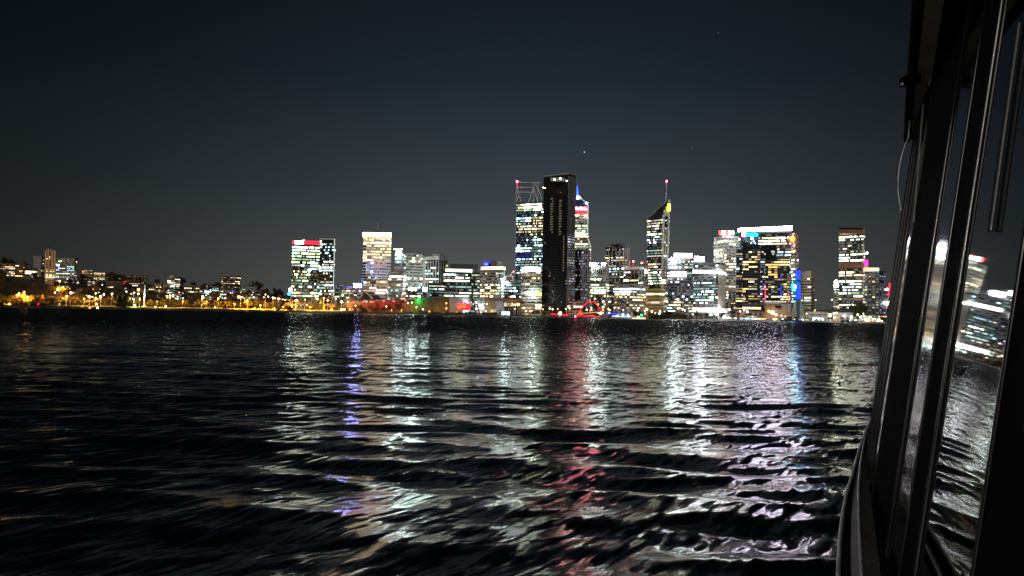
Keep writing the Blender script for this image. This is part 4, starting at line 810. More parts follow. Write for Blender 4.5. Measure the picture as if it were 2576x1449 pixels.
# further houses between the trees, small and gabled
def gabled(u, base, w, hgt, wall, litm, n):
    D = on_ground(u, base); p = at(u, base, D); gz = terrain(p.x, p.y); O = Vector((p.x, p.y, gz)); t = thing('house', None, None, O, None, RNG.uniform(-.3, .3)); d = w * .75
    b = MB(); b.prism([(-w / 2, -d / 2), (w / 2, -d / 2), (w / 2, d / 2), (-w / 2, d / 2)], -4, hgt); b.build('wall', wall, t)
    r = MB(); o = .5; zz = hgt + .01; rg = hgt + w * .22
    A = [(-w / 2 - o, -d / 2 - o, zz), (w / 2 + o, -d / 2 - o, zz), (w / 2 + o, d / 2 + o, zz), (-w / 2 - o, d / 2 + o, zz)]; P, Q = (-w / 4, 0, rg), (w / 4, 0, rg)
    r.quad(A[0], A[1], Q, P); r.quad(A[2], A[3], P, Q); r.poly((A[1], A[2], Q)); r.poly((A[3], A[0], P)); r.quad(A[3], A[2], A[1], A[0]); r.build('roof', roofm, t)
    fl = max(1, int(hgt // 3))
    for f in range(fl):
        for q in range(n):
            if random.random() < .75:
                x = -w / 2 + w * (q + .5) / n; z = 1 + f * 3; m_ = MB(); m_.quad((x - w / n * .32, -d / 2 - .06, z), (x + w / n * .32, -d / 2 - .06, z), (x + w / n * .32, -d / 2 - .06, z + 1.5), (x - w / n * .32, -d / 2 - .06, z + 1.5)); m_.build('window', litm if random.random() < .7 else gl_off, t)
    later(t, u, random.choice(('white-walled gabled house', 'brown gabled house')) if wall in (pale, brown) and False else ('pale gabled house' if wall is pale else 'brown gabled house'), 'house', 'gabled houses on the hillside')
hs = random.Random(5)
for k in range(44):
    u = hs.uniform(150, 725); lo = np.interp(u, HILL_U, HILL_V); v = hs.uniform(lo + 12, max(lo + 16, 757)) if lo < 742 else 756
    gabled(u, v, hs.uniform(9, 17), hs.choice((3.2, 6.2, 6.4, 9)), hs.choice((pale, brown)), PAL[hs.choice(('warm', 'gold', 'neutral', 'warm', 'cool'))][hs.choice((1, 1, 2))], hs.choice((2, 3, 4)))

# ================================================================== trees
leafA = mat('leaves_olive', (.14, .105, .03), .8, vary=.6, nscale=.5); leafB = mat('leaves_dark', (.085, .075, .024), .8, vary=.6, nscale=.5); bark = mat('bark', (.10, .075, .05), .9, vary=.3)
def crown_mesh(kind, seed):
    r = np.random.default_rng(seed); mb = MB()
    if kind == 'palm':
        for k in range(26):
            a = r.uniform(0, 6.283); el = r.uniform(-.5, 1.1); L = r.uniform(2.0, 3.0); p = Vector((0, 0, 8)); wd = Vector((-math.sin(a), math.cos(a), 0)) * .28
            prev = p
            for s in range(4):
                q = prev + Vector((math.cos(a) * math.cos(el), math.sin(a) * math.cos(el), math.sin(el))) * L / 4; el -= .45
                w2 = wd * (1 - s * .2); mb.quad(prev - w2, prev + w2, q + w2 * .8, q - w2 * .8); prev = q
        return mb.mesh('palm_crown', leafA)
    lobes = []
    if kind == 'cypress':
        for k in range(9): lobes.append((Vector((r.normal(0, .3), r.normal(0, .3), 2 + k * 1.1)), 1.7 - k * .13))
    elif kind == 'bush':
        for k in range(7): lobes.append((Vector((r.normal(0, 2.2), r.normal(0, 1.2), r.uniform(.8, 2.2))), r.uniform(1.0, 1.8)))
    else:
        for k in range(11):
            a = r.uniform(0, 6.283); rr = r.uniform(.3, 3.1); lobes.append((Vector((rr * math.cos(a), rr * math.sin(a), r.uniform(3.4, 8.6) - rr * .3)), r.uniform(1.1, 2.1)))
    for c, R0 in lobes:
        for k in range(46):
            d = Vector(r.normal(0, 1, 3)); d.normalize(); p = c + d * R0 * r.uniform(.55, 1.12); s = r.uniform(.25, .6)
            n = (d + Vector(r.normal(0, .6, 3))).normalized(); t1 = n.orthogonal().normalized(); t2 = n.cross(t1)
            mb.quad(p - t1 * s - t2 * s * .7, p + t1 * s - t2 * s * .5, p + t1 * s * .8 + t2 * s * .8, p - t1 * s * .7 + t2 * s)
    return mb.mesh(kind + '_crown', leafA if seed % 2 else leafB)
def trunk_mesh(kind):
    mb = MB()
    if kind == 'palm': mb.bar((0, 0, -1), (.2, 0, 8), .28, r2=.18)
    elif kind == 'bush': mb.bar((0, 0, -1), (0, 0, 1.2), .2, r2=.1)
    elif kind == 'cypress': mb.bar((0, 0, -1), (0, 0, 8), .3, r2=.1)
    else:
        mb.bar((0, 0, -1), (0, 0, 3.4), .42, r2=.3)
        for a, L in ((.3, 3), (2.2, 2.6), (4.1, 3), (5.3, 2.2)): mb.bar((0, 0, 3.2), (math.cos(a) * 1.8, math.sin(a) * 1.8, 3.2 + L), .22, r2=.08)
    return mb.mesh(kind + '_trunk', bark)
CROWNS = {k: [crown_mesh(k, s) for s in range(1, n + 1)] for k, n in (('broad', 6), ('palm', 2), ('cypress', 2), ('bush', 3))}
TRUNKS = {k: trunk_mesh(k) for k in CROWNS}
NAMES = {'broad': ('shade_tree', 'tree'), 'palm': ('palm_tree', 'palm'), 'cypress': ('cypress_tree', 'tree'), 'bush': ('bush', 'bush')}
def tree(u, D, kind='broad', hgt=10, wide=1, what='dark leafy tree', group='trees along the foreshore', z=None):
    p = at(u, hor(u), D); gz = terrain(p.x, p.y) if z is None else z; nm, cat = NAMES[kind]
    full = {'broad': 10.2, 'palm': 9.4, 'cypress': 11.8, 'bush': 3.6}[kind]; s = hgt / full
    t = thing(nm, None, None, (p.x, p.y, gz), None, random.uniform(0, 6.28)); t.scale = (s * wide, s * wide, s)
    for n_, me in (('trunk', TRUNKS[kind]), ('crown', random.choice(CROWNS[kind]))):
        o = bpy.data.objects.new(n_, me); COL.objects.link(o); o.parent = t
    later(t, u, what, cat, group); return t
tr = random.Random(3)
# two ranks along the western foreshore
u = -10
while u < 1285:
    D = tr.uniform(984, 1012); 
    if u < 200: h = tr.uniform(12, 17)
    elif u < 780: h = tr.uniform(9, 15)
    elif u < 1010: h = tr.uniform(8, 12)
    else: h = tr.uniform(4, 6.5)
    if u > 1010 and tr.random() < .35: tree(u, 966 + tr.random() * 8, 'palm', tr.uniform(6, 8), what='small palm tree', group='palms along the foreshore')
    elif u > 1010: tree(u, 962 + tr.random() * 12, 'bush', tr.uniform(2.2, 4), 1.2, what='low shore bush', group='bushes along the seawall')
    else: tree(u, D, 'broad', h, tr.uniform(.9, 1.25), what='tall leafy tree')
    u += tr.uniform(9, 19) if u < 1010 else tr.uniform(10, 17)
u = 0
while u < 1010:
    if not 285 < u < 575: tree(u, tr.uniform(962, 972), tr.choice(('broad', 'bush', 'palm')), tr.uniform(4, 7.5), tr.uniform(.9, 1.2), what='small waterside tree', group='small trees by the seawall')
    u += tr.uniform(16, 30)
# hillside
for k in range(95):
    u = tr.uniform(-20, 735); lo = np.interp(u, HILL_U, HILL_V); v = tr.uniform(lo + 2, 760) if k % 3 else lo + 1
    tree(u, min(1590, on_ground(u, v)), 'broad', tr.uniform(10, 17), tr.uniform(1.0, 1.35), what='dark hillside tree', group='trees on the hillside')
for u, h in ((80, 24), (276, 26), (455, 22), (545, 18), (626, 20), (634, 24), (647, 26), (652, 24), (690, 17), (310, 18), (8, 22), (22, 20)):
    tree(u, 1540, 'cypress' if u in (80, 626, 634) else 'broad', h, 1.1 if u < 600 else .75, what='tall skyline tree', group='trees on the skyline of the hill')
tree(300, 966, 'cypress', 17, 1.8, what='dark column tree'); tree(312, 968, 'cypress', 19, 2.0, what='dark column tree')
# east bank
for u, h in ((1534, 8), (1548, 9), (1562, 8), (1600, 9), (1612, 10), (1636, 9), (1650, 7), (1690, 8), (1722, 7), (1760, 8), (1778, 9), (1796, 8), (1815, 9), (1340, 7), (1352, 8), (1376, 6)):
    tree(u, tr.uniform(974, 984), 'broad', h, 1.1, what='quayside tree', group='trees on the quay')
for u, h in ((2046, 13), (2056, 17), (2064, 16), (2075, 18), (2086, 17), (2098, 20), (2112, 19), (2124, 22), (2136, 24), (2148, 26), (2158, 30), (2166, 24), (2176, 12), (2188, 10), (2204, 11)):
    tree(u, tr.uniform(985, 998), 'broad', h, .95, what='leafy park tree', group='park trees right of the bell tower')
for u, h, w in ((1667, 5, 1.8), (1678, 8.5, 1.6), (1692, 9.5, 1.6), (1704, 7, 1.7)): tree(u, 940 + 4, 'bush', h, w, what='dark shrub mound', group='shrub mounds on the small island', z=.3)
isl = MB(); p = at(1686, 800, 944); isl.box((p.x, p.y, -.1), (34, 9, 1.3)); isl.prism([(p.x + math.cos(a) * 19, p.y + math.sin(a) * 6) for a in [k * .5236 for k in range(12)]], -.8, .8); tag(isl.build('island', groundm), None, kind='structure')

# ================================================================== lamps
sod = glow('sodium_globe', (1, .50, .10), 7, False); wht = glow('white_globe', (1, .82, .48), 7, False); cw = glow('cool_globe', (.75, .95, 1), 14, False); rdg = glow('red_globe', (1, .05, .08), 9, False); grn = glow('green_white_globe', (.6, 1, .6), 9, False)
LCOL = {'s': ((1, .40, .035), sod), 'w': ((1, .55, .17), wht), 'c': ((.75, .95, 1), cw), 'r': ((1, .05, .08), rdg), 'g': ((.5, 1, .5), grn)}
LN = {'s': 'orange street lamp', 'w': 'warm white street lamp', 'c': 'cool white street lamp', 'r': 'red path lamp', 'g': 'greenish white street lamp'}
def lamp(u, v, k='w', r=.55, P=0, D=None, group='street lamps along the foreshore'):
    D = D or 976 + random.uniform(-6, 8); p = at(u, v, D); gz = terrain(p.x, p.y); h = max(1.2, p.z - gz); col, gm = LCOL[k]
    t = thing('street_lamp', None, None, (p.x, p.y, gz), None)
    m = MB(); m.bar((0, 0, -.5), (0, 0, h - r * .8), .14, r2=.09); m.build('pole', steel, t)
    m = MB(); m.ball((0, 0, h), r, k=8); m.build('lamp_head', gm, t)
    if P:
        l = bpy.data.lights.new('lamp_light', 'SPOT'); l.energy = P * (10 if u < 300 else 13 if u < 860 else .8); l.color = col; l.shadow_soft_size = r; l.spot_size = R(150); l.spot_blend = .35
        o = bpy.data.objects.new('lamp_light', l); COL.objects.link(o); o.parent = t; o.location = (0, -r - .5, h - .2)
        o.rotation_euler = Vector((0, .75, -.65) if P < 12000 else (0, 1, .1)).to_track_quat('-Z', 'Y').to_euler()
    later(t, u, LN[k], 'street lamp', group)
for a in ((702.8 + 690 * .17634, 755.7, 's', .9, 9000), (858.9, 757.5, 'w', .8, 4000), (875.6, 759, 'w', .8, 2000), (845, 751, 's', .7, 2500), (888, 759, 'r', .7), (913.5, 759.5, 'r', .7), (922, 759, 'w', .6), (933, 759, 's', .6, 3000), (939, 759, 'r', .8),
          (965, 757.5, 'r', .9), (972, 771, 'w', .8, 1500), (990.5, 757.5, 'r', .9), (894.5, 769, 'w', .8, 2500), (1019.3, 755, 'r', .8), (1026, 762, 'w', .8), (1036, 761, 'w', .9, 2500), (1047.5, 773, 'w', .8, 1200), (1064, 778, 'w', .9), (767, 754, 'w', .6),
          (795.4, 747, 'w', .8, 2500), (814.7, 750, 'w', .8, 2000), (734.5, 768, 's', .8, 5000), (745, 755.5, 'w', 1.4, 6000), (1013, 740, 'w', .8), (834, 782, 'w', .8), (858, 782, 'w', .9),
          (1123, 763, 's', .9, 4500), (1123, 775.7, 's', .9, 3000), (1197.5, 776.5, 'w', .9), (1190.7, 764.6, 's', .6), (1224.5, 764.6, 'w', .8), (1295, 767, 'w', .8), (1305.5, 765.4, 's', 1.2, 4500), (1318, 775, 'w', 1.0), (1295, 777, 'w', .6), (1222, 783, 'w', .8),
          (549, 751.2, 's', 1.0, 9000), (554, 746, 'w', .7), (622.5, 757, 's', 1.2, 11000), (606, 748, 'w', .9, 3000), (510, 745.5, 'w', 1.0, 4000), (508.5, 752.7, 'w', .8), (687, 749, 's', 1.1, 7000), (700, 751.2, 'w', .9, 2500), (735, 767, 's', .8, 4000),
          (655.5, 768, 's', .9, 9000), (428.3, 743.7, 'w', 1.0, 4000), (417, 770.7, 'w', 1.1, 600), (541.5, 773, 'w', .7, 600), (663.7, 748, 'w', .7), (675, 746, 'w', .8), (668, 741, 'w', .8),
          (241.4, 751.2, 's', 1.1, 5000), (253.4, 745.2, 'w', 1.3, 4000), (212, 751.2, 's', .8, 6000), (178.4, 736.2, 'w', 1.4, 5000), (144, 729, 'w', 1.0), (138, 736.2, 'w', .9), (282, 739.2, 'w', 1.1, 2500), (261.6, 740.7, 'w', 1.1), (241, 738, 'w', 1.0),
          (351.6, 753.5, 's', .9, 3500), (337.3, 736.2, 'w', 1.0), (348, 739, 'w', 1.1, 2000), (336, 752, 'g', .9, 2500), (339.6, 767.7, 'g', 1.0, 1500), (243, 764.7, 'c', .9, 0), (8, 766, 's', .6, 9000), (24, 768, 's', .6, 5000), (150, 765, 's', .7, 60), (520, 758, 's', .5, 3500), (590, 764, 's', .6, 4000), (780, 772, 's', .6, 4500), (712, 772, 's', .6, 4500), (690, 775, 's', .5, 3000), (815, 776, 's', .5, 4500), (880, 778, 's', .5, 4500), (925, 779, 's', .5, 4500), (985, 780, 's', .5, 4000), (1010, 780, 's', .5, 4500), (1080, 783, 's', .5, 5000), (1150, 785, 's', .5, 5000), (1210, 786, 's', .5, 3500), (300, 760, 's', .5, 3000), (460, 757, 's', .5, 4000), (395, 758, 's', .5, 3500), (640, 776, 's', .5, 3500)):
    lamp(*a)
# the two trees lit from inside, far left
for (u, v, D, P) in ((48, 738, 978, 5000), (61, 735, 976, 24000), (70, 748, 974, 16000), (150, 707, 1150, 20000), (158, 722, 1140, 20000), (146, 726, 1135, 9000), (168, 745, 990, 5000), (225, 745, 985, 5000)): lamp(u, v, 's' if P > 7500 else 'w', .85, P, D=D)
for (u, D, h, w) in ((60, 986, 17, 1.5), (74, 984, 14, 1.5), (152, 1148, 18, 1.3), (163, 1142, 16, 1.4)): tree(u, D, 'broad', h, w, what='orange-lit spreading tree', group='trees lit by nearby lamps')
# scattered lamps higher on the slope
lr = random.Random(9)
for k in range(46):
    u = lr.uniform(205, 735); lo = np.interp(u, HILL_U, HILL_V); v = lr.uniform(lo + 6, 752)
    if v > lo: lamp(u, v, lr.choice('wwwsc'), lr.uniform(.6, 1.15), D=min(1500, on_ground(u, v + 5)), group='street lamps on the hillside')
# east quay lamps
for a in ((1366, 778, 's', .6, 1500), (1383, 776, 'w', .9), (1390, 778, 'w', .9), (1403, 777, 's', .7, 1200), (1424, 777, 'w', .8), (1433, 776, 'w', .8), (1476, 779, 'w', 1.0), (1488, 774, 'w', .8), (1530, 777, 'w', 1.0), (1546, 774, 'w', .7, 1500), (1556, 775, 's', .7, 1200), (1568, 780, 'w', .7), (1586, 776, 'w', .7), (1604, 781, 'w', .9),
          (1627, 778, 'w', 1.5, 2500), (1640, 784, 'w', 1.2), (1648, 788, 'w', 1.0), (1660, 783, 'w', .9), (1706, 776, 'w', 1.0), (1717, 778, 'w', 1.2, 1500), (1723, 781, 'w', .9), (1733, 776, 'w', .7), (1742, 790, 's', .8), (1754, 778, 's', .8), (1770, 780, 'w', 1.2, 1500), (1783, 784, 'w', 1.0, 1000), (1800, 786, 'w', 1.1), (1812, 778, 'c', 1.2), (1826, 784, 'c', 1.4),
          (1834, 780, 'c', .9), (1862, 783, 'w', 1.0), (1872, 780, 'w', 1.1), (1880, 784, 'c', 1.0), (1900, 790, 's', .7), (1910, 789, 's', .7), (1934, 783, 's', 1.6, 3000), (1943, 786, 'w', 2.6, 3500), (1952, 792, 'w', 1.5), (1966, 794, 'w', .7), (1976, 796, 's', .7),
          (2029, 789, 's', .8), (2088, 793, 'w', 2.4, 3500), (2098, 788, 'w', 1.3), (2104, 787, 'w', 1.0), (2124, 795, 'c', 1.1), (2142, 797, 'c', 1.0), (2158, 792, 'w', 1.3), (2165, 798, 'c', 1.3), (2172, 789, 'w', .8), (2050, 757 + 24, 's', .8, 1200), (2052, 755, 'w', .7), (2093, 754, 'w', .9)):
    lamp(*a, D=966 if len(a) < 6 else None, group='street lamps on the quay')

# ================================================================== landmarks on the bank
def arch(name, label, pts, D, r, m, dd=0, cat='arch bridge'):
    O = at(pts[0][0], pts[0][1], D); O.z = 0; t = thing(name, label, cat, O)
    q = []; n = 30; us = [p[0] for p in pts]; vs = [p[1] for p in pts]
    ts = np.linspace(0, 1, len(pts)); P = [Vector((np.interp(k / n, ts, us), np.interp(k / n, ts, vs), 0)) for k in range(n + 1)]
    for _ in range(3): P = [P[0]] + [(P[k - 1] + P[k] * 2 + P[k + 1]) / 4 for k in range(1, n)] + [P[-1]]
    w = [at(p.x, p.y, D + dd * k / n) - O for k, p in enumerate(P)]; mb = MB(); mb.tube(w, r, k=8); mb.build('arch', m, t); return t, dict(O=O, D=D)
t, i = arch('arch_footbridge', 'footbridge arch glowing red with red-lit handrail', [(1454, 790), (1461, 778), (1470, 766), (1482, 760), (1492, 759.5), (1501, 764), (1508, 775), (1512.5, 792)], 962, .42, glow('red_lit_arch', (1, .003, .02), 3.2))
for a, b in (((1386, 790.2), (1428, 792.2)), ((1452, 792), (1512, 797.5))): strut(t, i, a, b, .42, glow('red_rail_light', (1, .003, .02), 6), D=957, name='lit_handrail')
strut(t, i, (1456, 788.6), (1502, 785.6), .28, glow('amber_rail_light', (1, .45, .12), 1.7), D=960, name='lit_handrail'); strut(t, i, (1386, 795), (1514, 800), .9, dgrey, D=958, name='deck')
lens(t, i, 1447, 796, 1.1, RB, D=956, name='beacon'); lens(t, i, 1409, 788, 1.9, glow('cream_lamp', (1, .95, .6), 22), D=955, name='lamp'); lens(t, i, 1511, 788, 1.4, glow('pale_pink_lamp', (1, .75, .7), 18), D=955, name='lamp')
t, i = arch('arch_footbridge', 'unlit dark arch of the footbridge right of the red one', [(1521, 797), (1525, 783), (1533, 766), (1545, 757.5), (1556, 755.5), (1568, 758), (1580, 768), (1590, 782), (1597, 797)], 960, .65, mat('dark_bronze', (.03, .028, .025), .6))
strut(t, i, (1514, 799), (1600, 800), .7, dgrey, D=961, name='deck')
t, i = arch('sculpture_arch', 'thin pale double hoop sculpture with a needle mast', [(1703.5, 778), (1705, 762), (1712, 751), (1719, 748.5), (1726, 751), (1732, 763), (1733, 783)], 970, .3, pale, cat='sculpture')
strut(t, i, (1719, 741), (1718, 779), .3, pale, name='needle', r2=.5)
t = thing('obelisk_monument', 'floodlit white obelisk standing on the lawn', 'monument', (at(362.8, 770, 980).x, 980, terrain(at(362.8, 770, 980).x, 980))); i = dict(O=t.location.copy(), D=980)
ob = MB(); zt = at(362.8, 716, 980).z - t.location.z; ob.bar((0, 0, 1), (0, 0, zt), 1.35, r2=.55, k=4); ob.build('shaft', pale, t); ob = MB(); ob.box((0, 0, .6), (5, 5, 1.2)); ob.build('plinth', pale, t)
for (dx, P) in ((-3.5, 2500), (3.5, 2500)):
    l = bpy.data.lights.new('uplight', 'SPOT'); l.energy = 60000; l.color = (.55, .95, 1); l.spot_size = R(34); l.spot_blend = .6; l.shadow_soft_size = .3; o = bpy.data.objects.new('uplight', l); COL.objects.link(o); o.parent = t; o.location = (dx, -9, 1.0)
    o.rotation_euler = (Vector((0, 0, zt * .55)) - o.location).to_track_quat('-Z', 'Y').to_euler()
# posts in the river
for (u, v0, v1, D) in ((1753, 783, 813, 560), (1856.3, 790, 807, 640)):
    p = at(u, v1, D); t = thing('marker_post', 'dark channel marker post in the river ' + ('left of' if u < 1800 else 'before') + ' the apartment towers', 'marker post', (p.x, p.y, 0), 'channel marker posts')
    z = at(u, v0, D).z; m_ = MB(); m_.bar((0, 0, -1), (0, 0, z), .55, r2=.45); m_.build('post', dark, t); m_ = MB(); m_.box((0, 0, z + .5), (2.0, .3, 1.4)); m_.build('day_board', dark, t); m_ = MB(); m_.box((0, 0, z * .55), (1.8, 1.2, .3)); m_.build('platform', dark, t)
p = at(2127, 803, 700); t = thing('mooring_buoy', 'small white buoy floating before the brown-banded tower', 'buoy', (p.x, 700, 0)); m_ = MB(); m_.ball((0, 0, .6), 1.0, k=10); m_.build('float', pale, t); m_ = MB(); m_.bar((0, 0, 1), (0, 0, 3), .2); m_.build('topmark', glow('dim_marker', (.8, .75, .6), .35), t)
for (u, v, c, m_, nm) in ((245.5, 776, 'yellow', glow('yellow_nav_light', (1, .85, .35), 30), 'buoy'), (226, 775.5, 'red', glow('red_nav_light', (1, .12, .05), 22), 'buoy'), (96.5, 765.5, 'deep red', glow('deep_red_nav_light', (1, .0, .02), 8), 'buoy'), (391, 773.5, 'white', wht, 'buoy'), (1659, 792 - 2, 'white', cw, 'buoy')):
    D = 900 if v > 774 else 950; p = at(u, v, D); z = max(p.z, 1.0); t = thing('navigation_buoy', f'navigation buoy with {c} light ' + place(u), 'buoy', (p.x, D, 0)); b = MB(); b.bar((0, 0, -.5), (0, 0, .7), .9, r2=.7, k=10); b.build('float', dark, t); b = MB(); b.bar((0, 0, .7), (0, 0, z), .12); b.build('mast', steel, t); b = MB(); b.ball((0, 0, z + .5), .8, k=8); b.build('lamp', m_, t)

# ================================================================== boats on the water
hullw = mat('white_hull', (.72, .72, .70), .35); hulld = mat('dark_hull', (.03, .035, .05), .35)
def boat(u, v, L, label, hull=hullw, decks=1, mix='cool', D=944, lights=(), heading=0, group='boats moored along the quay', mast=False, rows=.8, cat='boat', name='motor_boat', wl=.9):
    p = at(u, v, D); t = thing(name, label, cat, (p.x, D, 0), group, heading); W = L * .26; fb = 1.3
    b = MB(); n = 9; secs = []
    for k in range(n):
        s = k / (n - 1); x = -L / 2 + L * s; w = W / 2 * (1 - max(0, (s - .55) / .45) ** 2.2) + .03; sh = fb + .5 * s * s
        secs.append([(x + .0, -w, sh), (x + .6 * s, -w * .72, -.4), (x + .6 * s, w * .72, -.4), (x, w, sh)])
    for a, c in zip(secs[:-1], secs[1:]):
        for q in range(3): b.quad(a[q], c[q], c[q + 1], a[q + 1])
        b.quad(a[3], c[3], c[0], a[0])
    b.poly(secs[0]); b.poly(secs[-1][::-1]); b.build('hull', hull, t)
    z = fb + .1
    for d in range(decks):
        x0, x1 = -L * (.42 - .06 * d), L * (.22 - .07 * d); c = MB(); c.prism([(x0, -W * .40), (x1, -W * .40), (x1 + 1, 0), (x1, W * .40), (x0, W * .40)], z, z + 2.2, 0); cb = c.build('cabin', hullw if hull is hullw else hulld, t)
        m_ = PAL[pick(mix)]
        nn = max(2, int((x1 - x0) / 1.8))
        for sd in (-1, 1):
            wv = MB(); ml = [gl_off, m_[1], m_[2], m_[3]]
            for q in range(nn):
                a = x0 + (x1 - x0) * (q + .12) / nn; e = x0 + (x1 - x0) * (q + .88) / nn; pts = [(a, sd * (W * .40 + .02), z + .8), (e, sd * (W * .40 + .02), z + .8), (e, sd * (W * .40 + .02), z + 1.7), (a, sd * (W * .40 + .02), z + 1.7)]
                wv.quad(*(pts if sd < 0 else pts[::-1]), random.choice((1, 2, 3)) if random.random() < rows else 0)
            wv.build('window', ml, t)
        c = MB(); c.box(((x0 + x1) / 2, 0, z + 2.3), (x1 - x0 + 1.2, W * .88, .18)); c.build('deck_roof', hullw, t); z += 2.5
    if mast: c = MB(); c.bar((0, 0, z - .3), (0, 0, z + L * .7), .1); c.build('mast', steel, t)
    for (x, zz, r, m_) in lights: c = MB(); c.ball((x, -W * .3, zz), r, k=8); c.build('deck_lamp', m_, t)
    return t
boat(1570, 797, 34, 'large two-deck ferry with blue and red-white lit windows under the dark arch', decks=2, mix='ice', D=946, lights=((9, 3, .8, RS), (13, 3, .7, wht), (-14, 3, .8, wht)), cat='ferry', name='passenger_ferry', group=None)
bt = bpy.context.scene.objects[-1]
t, i = arch('pontoon_canopy', 'flat quay canopy edged in blue light behind the ferry', [(1528, 789), (1534, 789), (1540, 789), (1560, 789), (1569, 789)], 952, .55, glow('blue_edge_light', (.01, .02, 1), 5), cat='canopy'); strut(t, i, (1529, 789), (1529, 799), .3, steel, name='post'); strut(t, i, (1568, 789), (1568, 799), .3, steel, name='post')
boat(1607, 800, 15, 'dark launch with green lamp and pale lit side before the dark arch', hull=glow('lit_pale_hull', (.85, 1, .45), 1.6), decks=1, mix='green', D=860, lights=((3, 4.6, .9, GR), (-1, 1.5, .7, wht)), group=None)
for (u, L, D, lab, kw) in ((1826, 15, 946, 'white cruiser with dazzling cool deck lamp left of the restaurant', dict(lights=((-2, 4.5, 1.5, FL), (3, 3.5, .9, cw)))),
    (1846, 12, 948, 'small cruiser moored beside the dazzling white cruiser', dict(mix='warm')),
    (1872, 20, 948, 'long glass-sided launch with cyan windows before the restaurant', dict(mix='ice', decks=1)),
    (1896, 20, 945, 'white launch with bright cool windows left of the yellow lamps', dict(mix='cool', decks=2)),
    (1920, 14, 948, 'white cruiser with warm cabin under the yellow lamps', dict(mix='flats')),
    (1948, 16, 947, 'orange-lit cruiser under the brightest yellow lamp', dict(mix='flats', lights=((0, .8, .8, wht),))),
    (1972, 12, 948, 'small dark runabout before the stone hall', dict(hull=hulld, rows=.2)),
    (1996, 24, 944, 'dark-hulled two-deck boat before the bell tower', dict(hull=hulld, decks=2, rows=.15, mix='green')),
    (2014, 14, 946, 'white yacht with bare mast right of the bell tower', dict(mast=True)),
    (2038, 15, 947, 'cream cruiser with warm lit awning left of the brightest white yacht', dict(mix='warm')),
    (2058, 24, 944, 'brightest white two-deck yacht right of the bell tower', dict(decks=2, mix='ice', lights=((-6, 4, 1.2, W_), (0, 4, 1.2, W_), (5, 3.6, 1.2, W_)))),
    (2084, 13, 947, 'small sailing yacht under the dazzling quay lamp', dict(mast=True)),
    (2108, 18, 946, 'white cruiser with red-lettered canopy before the terminal', dict(mix='amber')),
    (2134, 20, 944, 'dark-hulled tug shape left of the party boat', dict(hull=hulld, decks=1, rows=.1)),
    (2198, 40, 950, 'long three-deck party boat strung with white and pink lights', dict(decks=3, mix='warm', cat='party boat', name='party_boat', lights=tuple((-17 + k * 2.8, 8.4, .55, random.choice((wht, rdg, wht, cw))) for k in range(13))))):
    boat(u, 800, L, lab, D=D, **kw)
j = MB(); a = at(1740, 800, 952); b = at(2230, 800, 952); j.prism([(a.x, 950.5), (b.x, 950.5), (b.x, 953), (a.x, 953)], -.8, 1.0); tag(j.build('jetty', concrete), 'long low concrete jetty behind the moored boats', 'jetty')

# stars
for (u, v, r, s) in ((1470, 382.5, 16, 1.6), (1807, 83, 11, .35), (1741, 371.5, 11, .35)):
    p = at(u, v, 26000); m_ = MB(); m_.ball((0, 0, 0), r, k=8); o = m_.build('star', glow(f'starlight_{s}_{u}', (.9, .95, 1), s, False), loc=p)
    tag(o, {1470: 'bright white star above the black and spired towers', 1807: 'faint star high in the sky right of centre', 1741: 'faint star above and right of the sail-topped tower'}[u], 'star')

# ================================================================== the ferry we ride on
AZ, TILT, W0 = R(23.35), R(7.6), .40
Lv = Vector((math.sin(AZ), math.cos(AZ), 0)); Iv = Vector((math.cos(AZ), -math.sin(AZ), 0))
Sv = Vector((0, 0, math.cos(TILT))) + Iv * math.sin(TILT); Nv = Lv.cross(Sv).normalized()
if Nv.dot(Iv) > 0: Nv = -Nv
C0 = Vector((0, 0, CAMZ)); P0 = C0 + Iv * W0
def W(l, h, o=0): return P0 + Lv * l + Sv * h + Nv * o
def pl(u, v=724.5):
    d = ray(u, v); k = (P0 - C0).dot(Nv) / d.dot(Nv); q = C0 + d * k - P0; return q.dot(Lv), q.dot(Sv)
ferry = thing('ferry', 'dark cabin side of the ferry the view is taken from', 'ferry', (1.2, 1.0, 0)); FO = ferry.location.copy()
def fb(pts, o0, o1, m, name, wig=None):
    """slab on the cabin side between plane coordinates (l,h), from offset o0 to o1 outward"""
    mb = MB(); a = [W(l, h, o1) - FO for l, h in pts]; b = [W(l, h, o0) - FO for l, h in pts]; n = len(pts); mb.poly(a); mb.poly(b[::-1])
    for k in range(n): mb.quad(a[k], b[k], b[(k + 1) % n], a[(k + 1) % n])
    return mb.build(name, m, ferry)
blackp = mat('black_cabin_paint', (.006, .006, .007), .9, spec=0.02); greyp = mat('grey_deck_paint', (.10, .10, .105), .5, vary=.3, nscale=6); alu = mat('worn_aluminium', (.42, .42, .42), .42, .7, vary=.25, nscale=9)
beige = mat('beige_soffit', (.55, .48, .36), .6, vary=.2, nscale=5)
gm = bpy.data.materials.new('cabin_glass'); gm.use_nodes = True; b_ = gm.node_tree.nodes['Principled BSDF']; b_.inputs['Base Color'].default_value = (.004, .004, .005, 1); b_.inputs['Roughness'].default_value = .022; b_.inputs['IOR'].default_value = 1.42
no = gm.node_tree.nodes.new('ShaderNodeTexNoise'); no.inputs['Scale'].default_value = 1.4; no.inputs['Detail'].default_value = 1; tcn = gm.node_tree.nodes.new('ShaderNodeTexCoord'); gm.node_tree.links.new(tcn.outputs['Object'], no.inputs['Vector'])
bp = gm.node_tree.nodes.new('ShaderNodeBump'); bp.inputs['Strength'].default_value = .09; bp.inputs['Distance'].default_value = .004; gm.node_tree.links.new(no.outputs['Fac'], bp.inputs['Height']); gm.node_tree.links.new(bp.outputs[0], b_.inputs['Normal'])
